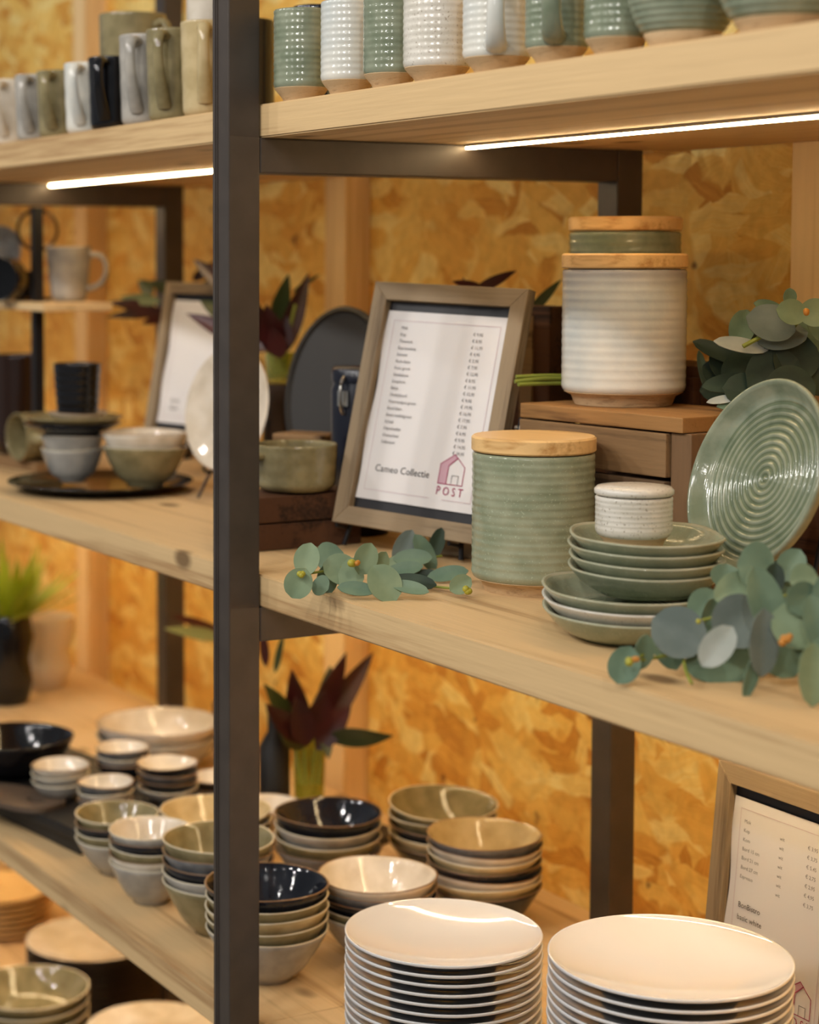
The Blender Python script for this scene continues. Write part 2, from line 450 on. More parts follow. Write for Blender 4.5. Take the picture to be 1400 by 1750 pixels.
def ball(bm, c, rx, ry=None, rz=None, mat=0, seg=10):
    ry = ry or rx; rz = rz or rx
    r = bmesh.ops.create_uvsphere(bm, u_segments=seg, v_segments=seg // 2 + 2, radius=1, matrix=Matrix.Translation(c) @ Matrix.Diagonal((rx, ry, rz, 1)))
    for v in r['verts']:
        for f in v.link_faces: f.material_index = mat

# ------------------------------------------------------------------ setting
def struct(name, bm, mat, smooth=False):
    o = finish(name, bm, mat, smooth=smooth); o['kind'] = 'structure'; return o
WALLY = 1.70
bm = bmesh.new(); box(bm, -8, 2.5, WALLY, WALLY + 0.018, 0, 3.6); struct('wall_back', bm, OSB)
bm = bmesh.new(); box(bm, -8, 3.5, -4.5, WALLY, -0.05, 0); struct('floor', bm, simple('grey_concrete', rgb(150, 146, 140), 0.6, noise=(5, rgb(128, 124, 118), 0.6)))
for k, sx in enumerate((-0.64, -1.733, -2.835, -3.925, -5.02)):
    bm = bmesh.new(); box(bm, sx, sx + 0.067, WALLY - 0.05, WALLY - 0.0005, 0.0, 3.4, 0.002)
    struct('trim_%d' % (k + 1), bm, STUDW)

# ------------------------------------------------------------------ steel rack
W = 0.04
FX = (-1.953, -3.275)
LEVEL = dict(U=1.726, M=1.190, L=0.654, B=0.118)
TH = 0.0375
def rack_frame(x, label):
    r = empty('rack_frame', (x, 1.0, 0), label=label, cat='shelf frame', group='steel frames of the rack')
    for y0, nm in ((0.0, 'front_post'), (0.55, 'rear_post')):
        bm = bmesh.new(); box(bm, -W / 2, W / 2, y0, y0 + W, 0, 2.35, 0.0018)
        if nm == 'front_post':   # slim cable channel down the face
            box(bm, -W / 2 + 0.007, -W / 2 + 0.0095, y0 - 0.0012, y0 + 0.001, 0.05, 2.3)
            box(bm, -W / 2 + 0.013, -W / 2 + 0.0145, y0 - 0.0012, y0 + 0.001, 0.05, 2.3)
        finish(nm, bm, STEEL, r, smooth=False)
    for z in LEVEL.values():
        bm = bmesh.new(); box(bm, -W / 2, W / 2, W + 0.0004, 0.5496, z - TH - W, z - TH - 0.0002, 0.0018)
        finish('crossbeam', bm, STEEL, r, smooth=False)
    return r
rack_frame(FX[0], 'dark steel frame whose front post stands tall between the two bays')
rack_frame(FX[1], 'dark steel frame at the far end of the bay with the hanging handles mugs')
def board(name, xa, xb, z, label):
    """plank between two frames, notched round the rear posts"""
    bm = bmesh.new()
    y0, y1, ny = 1.042, 1.64, 1.5485
    a2 = xa + 0.0215 if xa > -4 else xa
    b2 = xb - 0.0215 if xb < -1 else xb
    pts = [(xa + 0.0006, y0), (xb - 0.0006, y0), (xb - 0.0006, ny), (b2, ny), (b2, y1), (a2, y1), (a2, ny), (xa + 0.0006, ny)]
    fs = prism(bm, pts, z - TH, z)
    es = [e for e in bm.edges if abs(e.verts[0].co.y - y0) < 1e-6 and abs(e.verts[1].co.y - y0) < 1e-6]
    bmesh.ops.bevel(bm, geom=es, offset=0.0018, segments=2, affect='EDGES')
    o = finish(name, bm, PINE, smooth=False)
    tag(o, label, 'shelf', 'pine shelf boards')
    return o
for key, what in (('U', 'top pine shelf board'), ('M', 'middle pine shelf board'), ('L', 'lower pine shelf board'), ('B', 'bottom pine shelf board')):
    board('shelf_board', FX[0], -0.55, LEVEL[key], what + {'U': ' carrying the ridged sage and white mugs', 'M': ' carrying the canisters and large price frame',
          'L': ' carrying the white plate stacks', 'B': ' under the white plate stacks'}[key])
    board('shelf_board', FX[1], FX[0], LEVEL[key], what + {'U': ' carrying mugs with long handles', 'M': ' carrying the black platter and bowls',
          'L': ' carrying the black tray and bowl stacks', 'B': ' carrying plates under the lower shelf'}[key])
    board('shelf_board', -4.62, FX[1], LEVEL[key], what + ' in the bay beyond the farther steel frame')
for key in 'UML':
    for xa, xb, where in ((-1.928, -0.60, 'over the canisters bay'), (-3.245, -1.98, 'in the bay with the black platter'), (-4.58, -3.305, 'in the farthest bay')):
        nm = {'U': 'top', 'M': 'middle', 'L': 'lower'}[key]
        z = LEVEL[key] - TH
        r = empty('led_strip_light', ((xa + xb) / 2, 1.40 if key == 'M' else 1.32, z), label='glowing LED strip under the %s shelf %s' % (nm, where), cat='strip light', group='LED strips under the shelves')
        h = (xb - xa) / 2
        bm = bmesh.new(); box(bm, -h, h, -0.006, 0.006, -0.0032, -0.0001); finish('profile', bm, ALU, r, smooth=False)
        bm = bmesh.new(); box(bm, -h, h, -0.0036, 0.0036, -0.0062, -0.0033); finish('diffuser', bm, LEDM[key], r, smooth=False)

# ------------------------------------------------------------------ vessels
def bowl_profile(R, H, t=0.0031, foot=0.42, power=1.55):
    f = R * foot
    pr = [(0, 0.003), (f * 0.86, 0.003), (f * 0.92, 0.0), (f, 0.0), (f * 1.03, 0.005)]
    n = 9
    for i in range(1, n + 1):
        u = i / n
        pr.append((f * 1.03 + (R - f * 1.03) * u ** (1 / power), 0.005 + (H - 0.005 - 0.0012) * u))
    k_rim = len(pr) - 1
    pr += [(R - 0.0006, H - 0.0002), (R - t * 0.5, H), (R - t + 0.0004, H - 0.0006)]
    for i in range(n - 1, -1, -1):
        u = i / n
        pr.append((max(f * 1.03 + (R - f * 1.03) * u ** (1 / power) - t, f * 0.5), max(0.005 + (H - 0.005) * u - 0.0005, 0.0085)))
    pr.append((f * 0.5, 0.0078)); pr.append((0, 0.0074))
    mats = []
    for j in range(len(pr) - 1):
        mats.append(0 if j < k_rim else (2 if j < k_rim + 3 else 1))
    return pr, mats
BOWLS = {}
GL = dict(navy=(NAVY, NAVY, RIM), olive=(OLIVE, OLIVE, RIML), sand=(SAND, SAND, RIML), cream=(CREAM, CREAM, RIM), grey=(GREYG, GREYG, RIML),
          slate=(SLATE, CREAM, RIM), whitein=(NAVY, CREAM, RIM), greyout=(GREYG, CREAM, RIML), sandin=(SLATE, SAND, RIM), black=(BLACKG, BLACKG, BLACKG), sage=(SAGE, SAGE, SAGE))
WORD = dict(navy='navy bowl', olive='olive bowl', sand='sand-coloured bowl', cream='cream bowl', grey='grey bowl', slate='slate bowl',
            whitein='pale-lined dark bowl', greyout='cream-lined grey bowl', sandin='sand-lined slate bowl', black='black glossy bowl', sage='sage bowl')
def bowl_mesh(kind, R, H, power=1.55, foot=0.42):
    key = (kind, round(R, 4), round(H, 4), power, foot)
    if key not in BOWLS:
        bm = bmesh.new()
        pr, mi = bowl_profile(R, H, foot=foot, power=power)
        ph = random.random() * 6
        lathe(bm, pr, 56, mi, rfun=lambda a: 1 + 0.005 * math.sin(2 * a + ph) + 0.003 * math.sin(3 * a + 2 * ph),
              zfun=lambda a, r: 0.0011 * math.sin(2 * a + ph * 1.7) * (r / R) ** 3)
        bmesh.ops.recalc_face_normals(bm, faces=bm.faces)
        me = bpy.data.meshes.new('bowl'); bm.to_mesh(me); bm.free()
        for m in GL[kind]: me.materials.append(m)
        me.polygons.foreach_set('use_smooth', [True] * len(me.polygons))
        BOWLS[key] = me
    return BOWLS[key]
ORD = ['topmost'] + [k + ' from top' for k in ('second', 'third', 'fourth', 'fifth', 'sixth', 'seventh', 'eighth')]
def bowl_stack(kinds, c, R, H, pitch, where, z0, power=1.55, foot=0.42, tilt=0.0, name='bowl', words=None):
    """kinds: from the top down"""
    n = len(kinds)
    for i, k in enumerate(kinds):
        o = bpy.data.objects.new(name, bowl_mesh(k, R, H, power, foot)); COL.link(o)
        tx = tilt if i == 0 else 0
        o.location = (c[0], c[1], z0 + pitch * (n - 1 - i) + (R * math.sin(abs(tx)) * 0.35))
        o.rotation_euler = (tx * 0.6 , tx, random.random() * 6.28 if not tx else 0.3)
        wd = (words or WORD)[k]
        lab = '%s, %s in the stack %s' % (wd, ORD[i], where) if n > 1 else '%s %s' % (wd, where)
        tag(o, lab, 'bowl', ('bowls stacked ' + where) if n > 1 else None)
def rimpos(x, y, z):
    return onz(x, y, z)

zl, zm, zu, zb = LEVEL['L'], LEVEL['M'], LEVEL['U'], LEVEL['B']
def place(x, D):
    """ground position at picture column x and depth D"""
    p = EYE + ray(x, 445) * D
    return (p.x, p.y)

# --- bowls along the lower shelf
R1, H1, P1 = 0.078, 0.072, 0.0150
bowl_stack(['navy', 'olive', 'sand', 'olive', 'grey'], place(457, 2.365), R1, 0.066, 0.0138, 'touching the tall front post', zl)
bowl_stack(['olive', 'slate', 'navy', 'grey', 'olive'], place(372, 2.53), R1 * 0.97, H1, 0.0140, 'topped olive at the edge', zl)
bowl_stack(['greyout', 'navy', 'olive', 'cream', 'grey'], place(254, 2.65), 0.0585, 0.060, 0.0112, 'topped pale-lined at the edge', zl)
bowl_stack(['olive', 'navy', 'olive', 'grey'], place(196, 2.78), 0.062, 0.054, 0.0118, 'against the black tray corner', zl)
bowl_stack(['sand', 'olive', 'navy', 'grey'], place(368, 2.79), 0.082, 0.052, 0.0130, 'half hidden behind the post', zl)
bowl_stack(['navy', 'greyout', 'olive', 'slate'], place(563, 2.72), R1, 0.058, 0.0165, 'before the red plant', zl)
bowl_stack(['olive', 'olive', 'navy', 'sand', 'navy'], place(763, 2.76), 0.080, 0.054, 0.0138, 'nearest the wall', zl, tilt=0.05)
bowl_stack(['sandin', 'cream', 'sand', 'navy', 'cream', 'sand', 'navy'], place(836, 2.55), R1, 0.060, 0.0112, 'behind the shorter white plates', zl)
bowl_stack(['cream', 'slate', 'navy', 'olive', 'grey'], place(650, 2.44), R1, 0.060, 0.0118, 'between navy bowls and white plates', zl)
bowl_stack(['cream'], place(457, 2.93), 0.055, 0.06, 0.02, 'partly showing beside the steel post behind the navy bowls', zl)
# --- black tray with small bowls
a0 = math.radians(8)
TC = (-2.929, 1.192)
bm = bmesh.new()
box(bm, -0.28, 0.28, -0.125, 0.125, 0.024, 0.042, 0.003)
finish_tray = empty('serving_tray', (TC[0], TC[1], zl), (0, 0, a0), 'black stone tray carrying small bowls at the lower shelf edge', 'tray')
finish('tray_slab', bm, BLACKS, finish_tray, smooth=False)
bm = bmesh.new(); box(bm, -0.27, 0.27, -0.115, 0.115, 0.0, 0.0235, 0.003); finish('tray_base', bm, BLACKS, finish_tray, smooth=False)
bm = bmesh.new(); box(bm, -0.06, 0.06, -0.05, 0.05, 0.0422, 0.050, 0.003)
zt = zl + 0.042
tp = onz(30, 1368, zt)
hb = bm
bm.free(); bm = bmesh.new()
pts = []
for i in range(24):
    a = 2 * PI * i / 24
    pts.append((0.085 * math.copysign(abs(math.cos(a)) ** 0.6, math.cos(a)), 0.045 * math.copysign(abs(math.sin(a)) ** 0.6, math.sin(a))))
ring_in = [(0.018 * math.cos(2 * PI * i / 24) + 0.04, 0.010 * math.sin(2 * PI * i / 24)) for i in range(24)]
for z0_, z1_ in ((0.0003, 0.0083),):
    lo = [bm.verts.new((x, y, z0_)) for x, y in pts]; hi = [bm.verts.new((x, y, z1_)) for x, y in pts]
    lo2 = [bm.verts.new((x, y, z0_)) for x, y in ring_in]; hi2 = [bm.verts.new((x, y, z1_)) for x, y in ring_in]
    for i in range(24):
        j = (i + 1) % 24
        bm.faces.new((lo[i], lo[j], hi[j], hi[i])); bm.faces.new((lo2[j], lo2[i], hi2[i], hi2[j]))
        bm.faces.new((hi[i], hi[j], hi2[j], hi2[i])); bm.faces.new((lo[j], lo[i], lo2[i], lo2[j]))
o = finish('cutting_board', bm, simple('brown_board', rgb(92, 76, 62), 0.5), loc=(tp.x, tp.y, zt), rot=(0, 0, 0.4), smooth=False)
tag(o, 'small brown board with a finger hole on the black tray', 'board')
SMW = dict(WORD); SMW = {k: 'small ' + v for k, v in WORD.items()}
bowl_stack(['cream', 'grey', 'greyout'], place(98, 3.02), 0.047, 0.030, 0.0125, 'by the big black bowl', zt, power=2.2, words=SMW)
bowl_stack(['slate', 'grey', 'slate'], place(176, 2.92), 0.044, 0.030, 0.0125, 'on the tray, the middle of three', zt, power=2.2, words=SMW)
bowl_stack(['whitein', 'slate', 'navy', 'greyout'], place(284, 3.0), 0.049, 0.026, 0.0125, 'on the tray nearest the post', zt, power=2.2, words=SMW)
bowl_stack(['slate', 'grey', 'navy'], place(206, 3.13), 0.045, 0.030, 0.0125, 'on the tray behind the others', zt, power=2.2, words=SMW)
bowl_stack(['whitein', 'slate', 'navy'], place(365, 3.10), 0.046, 0.030, 0.0125, 'half hidden by the tray', zl, power=2.2, words=SMW)
bowl_stack(['black'], place(22, 3.16), 0.096, 0.066, 0.02, 'large and wide at the back of the black tray', zt, power=2.0)
bowl_stack(['cream', 'grey'], place(268, 3.36), 0.110, 0.062, 0.022, 'of wide bowls behind the tray', zl, power=2.4)

# --- white plates
def plate_mesh(R, mat, depthz=0.020, t=0.0042, ripple=0, rim_r=0.86, ribs=0.0007):
    pr = [(0, 0.002), (R * 0.52, 0.002), (R * 0.54, 0.0), (R * 0.57, 0.0), (R * 0.60, 0.003)]
    for i in range(1, 7):
        u = i / 6
        pr.append((R * (0.60 + 0.40 * u), 0.003 + (depthz - 0.0045) * u ** 1.7))
    pr += [(R * 1.0, depthz - 0.0006), (R - 0.0012, depthz), (R - 0.0032, depthz - 0.0009)]
    for i in range(5, -1, -1):
        u = i / 6
        pr.append((R * (0.60 + 0.40 * u) - 0.002, 0.003 + (depthz - 0.0045) * u ** 1.7 + t * 0.75))
    if ripple:
        n = ripple * 8
        r1 = R * 0.60 - 0.003
        for i in range(n, 0, -1):
            r = r1 * i / n
            pr.append((r, 0.0058 + ribs * math.cos(2 * PI * i / 8)))
    else:
        pr += [(R * 0.45, 0.0056), (R * 0.2, 0.0054)]
    pr.append((0, 0.0054))
    return pr
def coupe_plate(R, H=0.0275):
    """smooth coupe: the inside curves from the middle all the way to the rim"""
    def zi(r): return 0.0052 + (H - 0.0062) * (r / R) ** 2.1
    pr = [(0, 0.0018), (R * 0.44, 0.0018), (R * 0.46, 0.0), (R * 0.49, 0.0), (R * 0.52, zi(R * 0.52) - 0.0034)]
    for i in range(1, 9):
        r = R * (0.52 + 0.48 * i / 8); pr.append((r, zi(r) - 0.0034 + 0.0012 * (i / 8)))
    pr += [(R + 0.0004, H - 0.0014), (R + 0.0002, H - 0.0004), (R - 0.0010, H), (R - 0.0024, H - 0.0010)]
    for i in range(23, 0, -1):
        r = (R - 0.0026) * i / 24; pr.append((r, zi(r)))
    pr.append((0, zi(0))); return pr
def white_stack(n, c, R, pitch, where):
    bm = bmesh.new(); lathe(bm, coupe_plate(R), 96)
    first = finish('dinner_plate', bm, PORC, sharp=70)
    for i in range(n):
        o = first if i == 0 else first.copy()
        if i: COL.link(o)
        k = n - 1 - i       # from the top
        o.location = (c[0] + random.uniform(-0.0007, 0.0007), c[1] + random.uniform(-0.0007, 0.0007), zl + pitch * i)
        names = ['topmost', 'second', 'third', 'fourth', 'fifth', 'sixth', 'seventh', 'eighth', 'ninth', 'tenth', 'eleventh', 'twelfth', 'thirteenth', 'fourteenth',
                 'fifteenth', 'sixteenth', 'seventeenth', 'eighteenth', 'nineteenth', 'twentieth', 'twenty-first', 'twenty-second', 'twenty-third', 'twenty-fourth', 'twenty-fifth', 'twenty-sixth']
        tag(o, 'white plate, %s %sin the stack %s' % (names[k], '' if k == 0 else 'from top ', where), 'plate', 'white plates stacked ' + where)
white_stack(12, place(766, 2.12), 0.1105, 0.0107, 'standing between bowls and frame')
white_stack(18, place(1161, 1.88), 0.1202, 0.0105, 'in front of the price frame')

# --- standing sage plate, dishes, canisters on the middle shelf
bm = bmesh.new()
pr = plate_mesh(0.098, SAGE, depthz=0.017, ripple=0)
R = 0.0990
pr = [(0, 0.002), (R * 0.60, 0.002), (R * 0.63, 0.0), (R * 0.68, 0.0), (R * 0.71, 0.003), (R * 0.90, 0.006), (R * 0.97, 0.011), (R, 0.0185), (R + 0.0003, 0.0215), (R - 0.0012, 0.0232), (R - 0.0036, 0.0228), (R - 0.0060, 0.0200), (R - 0.0110, 0.0125), (R - 0.0155, 0.0088)]
k0 = len(pr); n = 11 * 8
r1 = R - 0.0165
for i in range(n, 0, -1):
    pr.append((r1 * i / n, 0.0078 + 0.0009 * math.cos(2 * PI * i / 8)))
pr.append((0, 0.0069))
mi = [0 if j < k0 else (1 if (n - (j - k0)) % 8 in (3, 4, 5, 6) else 0) for j in range(len(pr) - 1)]
lathe(bm, pr, 96, mi)
def aim(o, nrm, up=(0, 0, 1)):
    n = Vector(nrm).normalized(); u = Vector(up); u = (u - n * u.dot(n)).normalized(); x = u.cross(n)
    o.rotation_euler = Matrix((x, u, n)).transposed().to_euler()
pc = atD(1317, 822, 1.90)
o = finish('display_plate', bm, [SAGED, SAGEG], loc=pc, sharp=80)
aim(o, (-0.10, -0.93, 0.33))
tag(o, 'sage green ridged plate propped upright behind the eucalyptus', 'plate')

def dish_profile(R, H):
    pr = [(0, 0.002), (R * 0.54, 0.002), (R * 0.57, 0.0), (R * 0.61, 0.0), (R * 0.64, 0.003)]
    for i in range(1, 9):
        u = i / 8
        pr.append((R * (0.64 + 0.36 * u ** 0.75), 0.003 + (H - 0.005) * u ** 1.35))
    k_rim = len(pr) - 1
    pr += [(R + 0.0004, H - 0.0012), (R - 0.0006, H), (R - 0.0026, H - 0.0002), (R - 0.0042, H - 0.0018)]
    k_in = len(pr) - 1
    for i in range(7, -1, -1):
        u = i / 8
        pr.append((R * (0.64 + 0.36 * u ** 0.75) - 0.0042, 0.003 + (H - 0.005) * u ** 1.35 + 0.0030))
    r1 = R * 0.64 - 0.005
    k0 = len(pr)
    for i in range(56, 0, -1):
        pr.append((r1 * i / 56, 0.0064 + 0.0006 * math.cos(2 * PI * i / 8)))
    pr.append((0, 0.0058))
    mi = []
    for j in range(len(pr) - 1):
        if j >= k0: mi.append(1 if (56 - (j - k0)) % 8 in (2, 3, 4, 5, 6) else 0)
        elif k_rim <= j < k_in: mi.append(2)
        else: mi.append(0)
    return pr, mi
def dish(R, H, c, z, rot, mats, label, group):
    bm = bmesh.new()
    def rf(a):
        p = 2.55
        return (abs(math.cos(a)) ** p + abs(math.sin(a) / 1.2) ** p) ** (-1 / p)
    pr, mi = dish_profile(R, H)
    lathe(bm, pr, 96, mi, rfun=rf, zfun=lambda a, r: 0.0009 * math.cos(4 * (a - PI / 4)) * (r / R) ** 4)
    o = finish('serving_dish', bm, mats if isinstance(mats, list) else [mats, SAGEG, SAGER], loc=(c[0], c[1], z), rot=(0, 0, rot), sharp=80)
    tag(o, label, 'dish', group)
DC1 = place(1082, 1.835); DC2 = place(1109, 1.845)
RT = math.atan2(RGT.y, RGT.x)
for i, (zz, lab, mt) in enumerate(((0.0, 'large sage dish at the very bottom of the dish pile', SAGE), (0.0105, 'large cream dish second from the bottom of the dish pile', [CREAMG, CREAMG, CREAMG]),
                               (0.0210, 'topmost of the large sage dishes under the small dishes', SAGE))):
    dish(0.0800, 0.027, (DC1[0], DC1[1]), zm + zz, RT + 0.02 * i, mt, lab, 'large rounded square dishes')
for i, (zz, lab) in enumerate(((0.0410, 'lowest small sage dish resting on the large dishes'), (0.0516, 'small sage dish second from the bottom of the small dishes'),
                               (0.0622, 'small sage dish just under the topmost dish'), (0.0728, 'topmost small sage dish holding the cream lidded jar'))):
    dish(0.0715, 0.0255, (DC2[0] + 0.002 * (i % 2), DC2[1]), zm + zz, RT - 0.02 + 0.02 * (i % 3), SAGE, lab, 'small rounded square dishes')

def ridged(R, z0, z1, n, amp, t, r_in_bottom=None):
    """outer wall points with throwing ridges"""
    out = []
    steps = n * 8
    for i in range(steps + 1):
        u = i / steps
        out.append((R + amp * math.sin(2 * PI * i / 8 + 0.4 * math.sin(i * 0.7)), z0 + (z1 - z0) * u))
    return out
def canister(c, z, R, H, glz, label, ridges=14, lid=True, lid_h=0.015, amp=0.00028):
    r = empty('canister', (c[0], c[1], z), (0, 0, 0.35), label, 'canister')
    fz = H * 0.085
    bm = bmesh.new()
    lathe(bm, [(0, 0.003), (R * 0.72, 0.003), (R * 0.74, 0), (R * 0.78, 0), (R * 0.80, 0.003), (R * 0.84, fz * 0.7), (R * 0.955, fz), (R * 0.9, fz + 0.004), (0, fz + 0.004)], 72)
    finish('foot', bm, CLAY, r, sharp=50)
    bm = bmesh.new()
    top = H - lid_h - 0.003
    pr = [(R * 0.93, fz + 0.0002), (R * 0.975, fz + 0.002)] + ridged(R - amp, fz + 0.006, top - 0.006, ridges, amp, 0.004)
    pr += [(R, top - 0.003), (R - 0.001, top - 0.0005), (R - 0.003, top), (R - 0.005, top - 0.001), (R - 0.0055, fz + 0.01), (0, fz + 0.008)]
    lathe(bm, pr, 96)
    finish('body', bm, glz, r, sharp=80)
    bm = bmesh.new()
    lathe(bm, [(0, top - 0.010), (R - 0.009, top - 0.010), (R - 0.0085, top + 0.0012), (R - 0.001, top + 0.0012), (R + 0.0008, top + 0.0030), (R + 0.0008, H - 0.0022), (R - 0.0012, H), (0, H)], 96)
    finish('wooden_lid', bm, LIDWOOD, r, sharp=30)
    return r
gp = onz(922, 1022, zm) + AWAY * 0.052
canister((gp.x, gp.y), zm, 0.0668, 0.170, SAGE, 'sage green ridged canister with pale wooden lid on the middle shelf', 15)
# crate under the white canister
CZ = 1.385
cr_c = onz(1140, 712, CZ)                         # front corner of the crate top
cyaw = math.radians(5)
crate = empty('wooden_crate', (cr_c.x, cr_c.y, zm), (0, 0, cyaw), 'brown slatted wooden crate under the white and blue canister', 'crate')
ch = CZ - zm
cl, cd = 0.236, 0.150
def slat(name, x0, x1, y0, y1, z0, z1, m=CRATEW, rough=0.0012):
    bm = bmesh.new(); box(bm, x0, x1, y0, y1, z0, z1, 0.0015); finish(name, bm, m, crate, smooth=False)
zz = ch - 0.0185
hs = [0.047, 0.036, 0.044, 0.036]
for k, h in enumerate(hs):
    slat('front_slat', -cl, -0.001 - 0.003 * (k % 2), 0.0 + 0.0015 * (k % 2), 0.012, zz - h, zz, (CRATEW, CRATEM, CRATEW, CRATEM)[k]); zz -= h + 0.0045
for k in range(3):
    y0 = 0.0 + k * (cd / 3)
    slat('top_slat', -cl, 0.022 - 0.004 * k, y0 + 0.001, y0 + cd / 3 - 0.0015, ch - 0.0165, ch, CRATEL)
slat('corner_post', 0.0005, 0.030, 0.006, 0.052, 0, ch - 0.017, CRATEV)
slat('corner_post', 0.0, 0.028, cd - 0.04, cd - 0.002, 0, ch - 0.017, CRATED)
slat('side_slat', 0.0, 0.010, 0.0525, cd - 0.0405, ch - 0.06, ch - 0.017, CRATED)
slat('corner_post', -cl + 0.0, -cl + 0.02, 0.0125, 0.05, 0, ch - 0.017, CRATED)
slat('back_panel', -cl, -0.001, cd - 0.012, cd - 0.002, 0.0, ch - 0.017, CRATED)
wp = onz(1081, 697, CZ) + AWAY * 0.055
canister((wp.x, wp.y), CZ + 0.0004, 0.0705, 0.1725, BLUEWC, 'white and pale blue ridged canister with wooden lid on the crate', 13, amp=0.0002)
# second crate and canister behind
c2 = place(1068, 2.355)
z2 = 1.4275
bm = bmesh.new()
cr2 = empty('wooden_crate', (c2[0], c2[1] + 0.025, zm), (0, 0, 0), 'dark wooden box behind the crate carrying the sage canister at the back', 'crate')
for k in range(4):
    bm = bmesh.new(); box(bm, -0.06, 0.15, -0.045, -0.034, 0.002 + k * 0.057, 0.054 + k * 0.057, 0.0012); finish('front_slat', bm, CRATED, cr2, smooth=False)
bm = bmesh.new(); box(bm, -0.06, 0.15, -0.0335, 0.055, 0.0, z2 - zm - 0.0, 0.002); finish('body', bm, CRATED, cr2, smooth=False)
canister(c2, z2 + 0.0004, 0.0675, 0.1745, SAGED, 'sage canister standing behind the white canister, its lid just higher', 13)
bm = bmesh.new()
q = place(938, 2.47)
cr3 = empty('wooden_box', (q[0], q[1] - 0.01, zm), (0, 0, 0.3), 'tall dark wooden box behind the price frame and canisters', 'box')
box(bm, -0.036, 0.034, -0.03, 0.03, 0, 0.302, 0.002); finish('body', bm, CRATED, cr3, smooth=False)
bm = bmesh.new(); box(bm, -0.01, 0.010, -0.034, -0.0303, 0.01, 0.29, 0.001); finish('batten', bm, CRATEW, cr3, smooth=False)
fb = empty('wooden_box', (-1.935, 1.318, zm), (0, 0, 0.25), 'small light wooden box behind the bottom of the price frame', 'box')
bm = bmesh.new(); box(bm, -0.052, 0.055, 0.0, 0.07, 0, 0.036, 0.0015); finish('body', bm, FRAMEH, fb, smooth=False)
bm = bmesh.new(); box(bm, -0.054, 0.057, -0.002, 0.072, 0.0365, 0.052, 0.0015); finish('lid', bm, CRATEW, fb, smooth=False)

# small cream lidded jar
jar_xy = (DC2[0] + 0.0, DC2[1] - 0.002)
jp = place(1089, 1.862); jp = Vector((jp[0], jp[1], 0))
jar_xy = (jp.x, jp.y)
jar = empty('lidded_jar', (jar_xy[0], jar_xy[1], zm + 0.0800), (0, 0, 0), 'small cream speckled lidded jar on the pile of sage dishes', 'jar')
R = 0.0375
bm = bmesh.new(); lathe(bm, [(0, 0.002), (R * 0.66, 0.002), (R * 0.68, 0), (R * 0.72, 0), (R * 0.75, 0.004), (R * 0.79, 0.0085), (R * 0.88, 0.0125), (R * 0.8, 0.015), (0, 0.015)], 64); finish('foot', bm, CLAY, jar, sharp=50)
bm = bmesh.new(); lathe(bm, [(R * 0.86, 0.0126), (R * 0.94, 0.0145), (R * 0.985, 0.018)] + ridged(R - 0.0004, 0.02, 0.048, 6, 0.00016, 0.003) + [(R, 0.0505), (R - 0.0015, 0.0522), (R - 0.004, 0.0515), (R - 0.0045, 0.019), (0, 0.0165)], 72); finish('body', bm, CREAMG, jar, sharp=80)
bm = bmesh.new(); lathe(bm, [(0, 0.047), (R - 0.006, 0.047), (R - 0.0055, 0.0530), (R - 0.0012, 0.0532), (R + 0.0008, 0.0545), (R + 0.0008, 0.0585), (R - 0.002, 0.0612), (R * 0.6, 0.0628), (0, 0.0632)], 72); finish('lid', bm, CREAMG, jar, sharp=60)

# ------------------------------------------------------------------ mugs
def mug(loc, R, H, glz, label, rot=0.0, ridges=9, foot=True, handle=False, amp=0.0006, foot_in=0.62, group=None, taper=0.0, name='mug', hw=0.0065, drop=False, rx=(0, 0)):
    r = empty(name, loc, (rx[0], rx[1], rot), label, 'mug' if handle else 'cup', group)
    fz = H * 0.15 if foot else 0.004
    if foot:
        bm = bmesh.new()
        lathe(bm, [(0, 0.002), (R * foot_in * 0.9, 0.002), (R * foot_in * 0.93, 0), (R * foot_in, 0), (R * 0.70, fz * 0.35), (R * 0.86, fz * 0.72), (R * 0.955, fz), (R * 0.9, fz + 0.003), (0, fz + 0.003)], 56)
        finish('foot', bm, CLAY, r, sharp=60)
    bm = bmesh.new()
    k0 = 1 - taper
    pr = [(0, 0.001), (R * 0.70 * k0, 0.0), (R * 0.88 * k0, 0.002)] if not foot else [(R * 0.93, fz + 0.0002), (R * 0.97, fz + 0.0015)]
    steps = ridges * 8
    z0, z1 = fz + 0.004, H - 0.004
    for i in range(steps + 1):
        u = i / steps
        rr = R * (k0 + taper * u ** 0.8) - amp + amp * math.sin(2 * PI * i / 8)
        pr.append((rr, z0 + (z1 - z0) * u))
    pr += [(R - 0.0002, H - 0.0015), (R - 0.0012, H - 0.0002), (R - 0.0025, H - 0.0006), (R - 0.0034, H - 0.004), (R * k0 - 0.004, fz + 0.008), (0, fz + 0.006)]
    lathe(bm, pr, 56)
    finish('body', bm, glz, r, sharp=80)
    if handle:
        bm = bmesh.new()
        x = R - 0.0015
        if drop:
            path = bez((x, 0, H * 0.90), (x + 0.030, 0, H * 1.03), (x + 0.034, 0, H * 0.62), (R * (k0 + taper * 0.2) - 0.001, 0, H * 0.16), 18)
        else:
            path = bez((x, 0, H * 0.84), (x + 0.040, 0, H * 0.96), (x + 0.040, 0, H * 0.22), (R * (k0 + taper * 0.25) - 0.0012, 0, H * 0.24), 18)
        tube(bm, path, [hw * (1.15 - 0.35 * math.sin(PI * i / 18)) for i in range(19)], 10, flat=1.55, flat_axis=(0, 1, 0))
        finish('handle', bm, glz, r, sharp=80)
    return r
CAMDIR = math.atan2(-AWAY.y, -AWAY.x)             # heading from the shelf towards the visitor
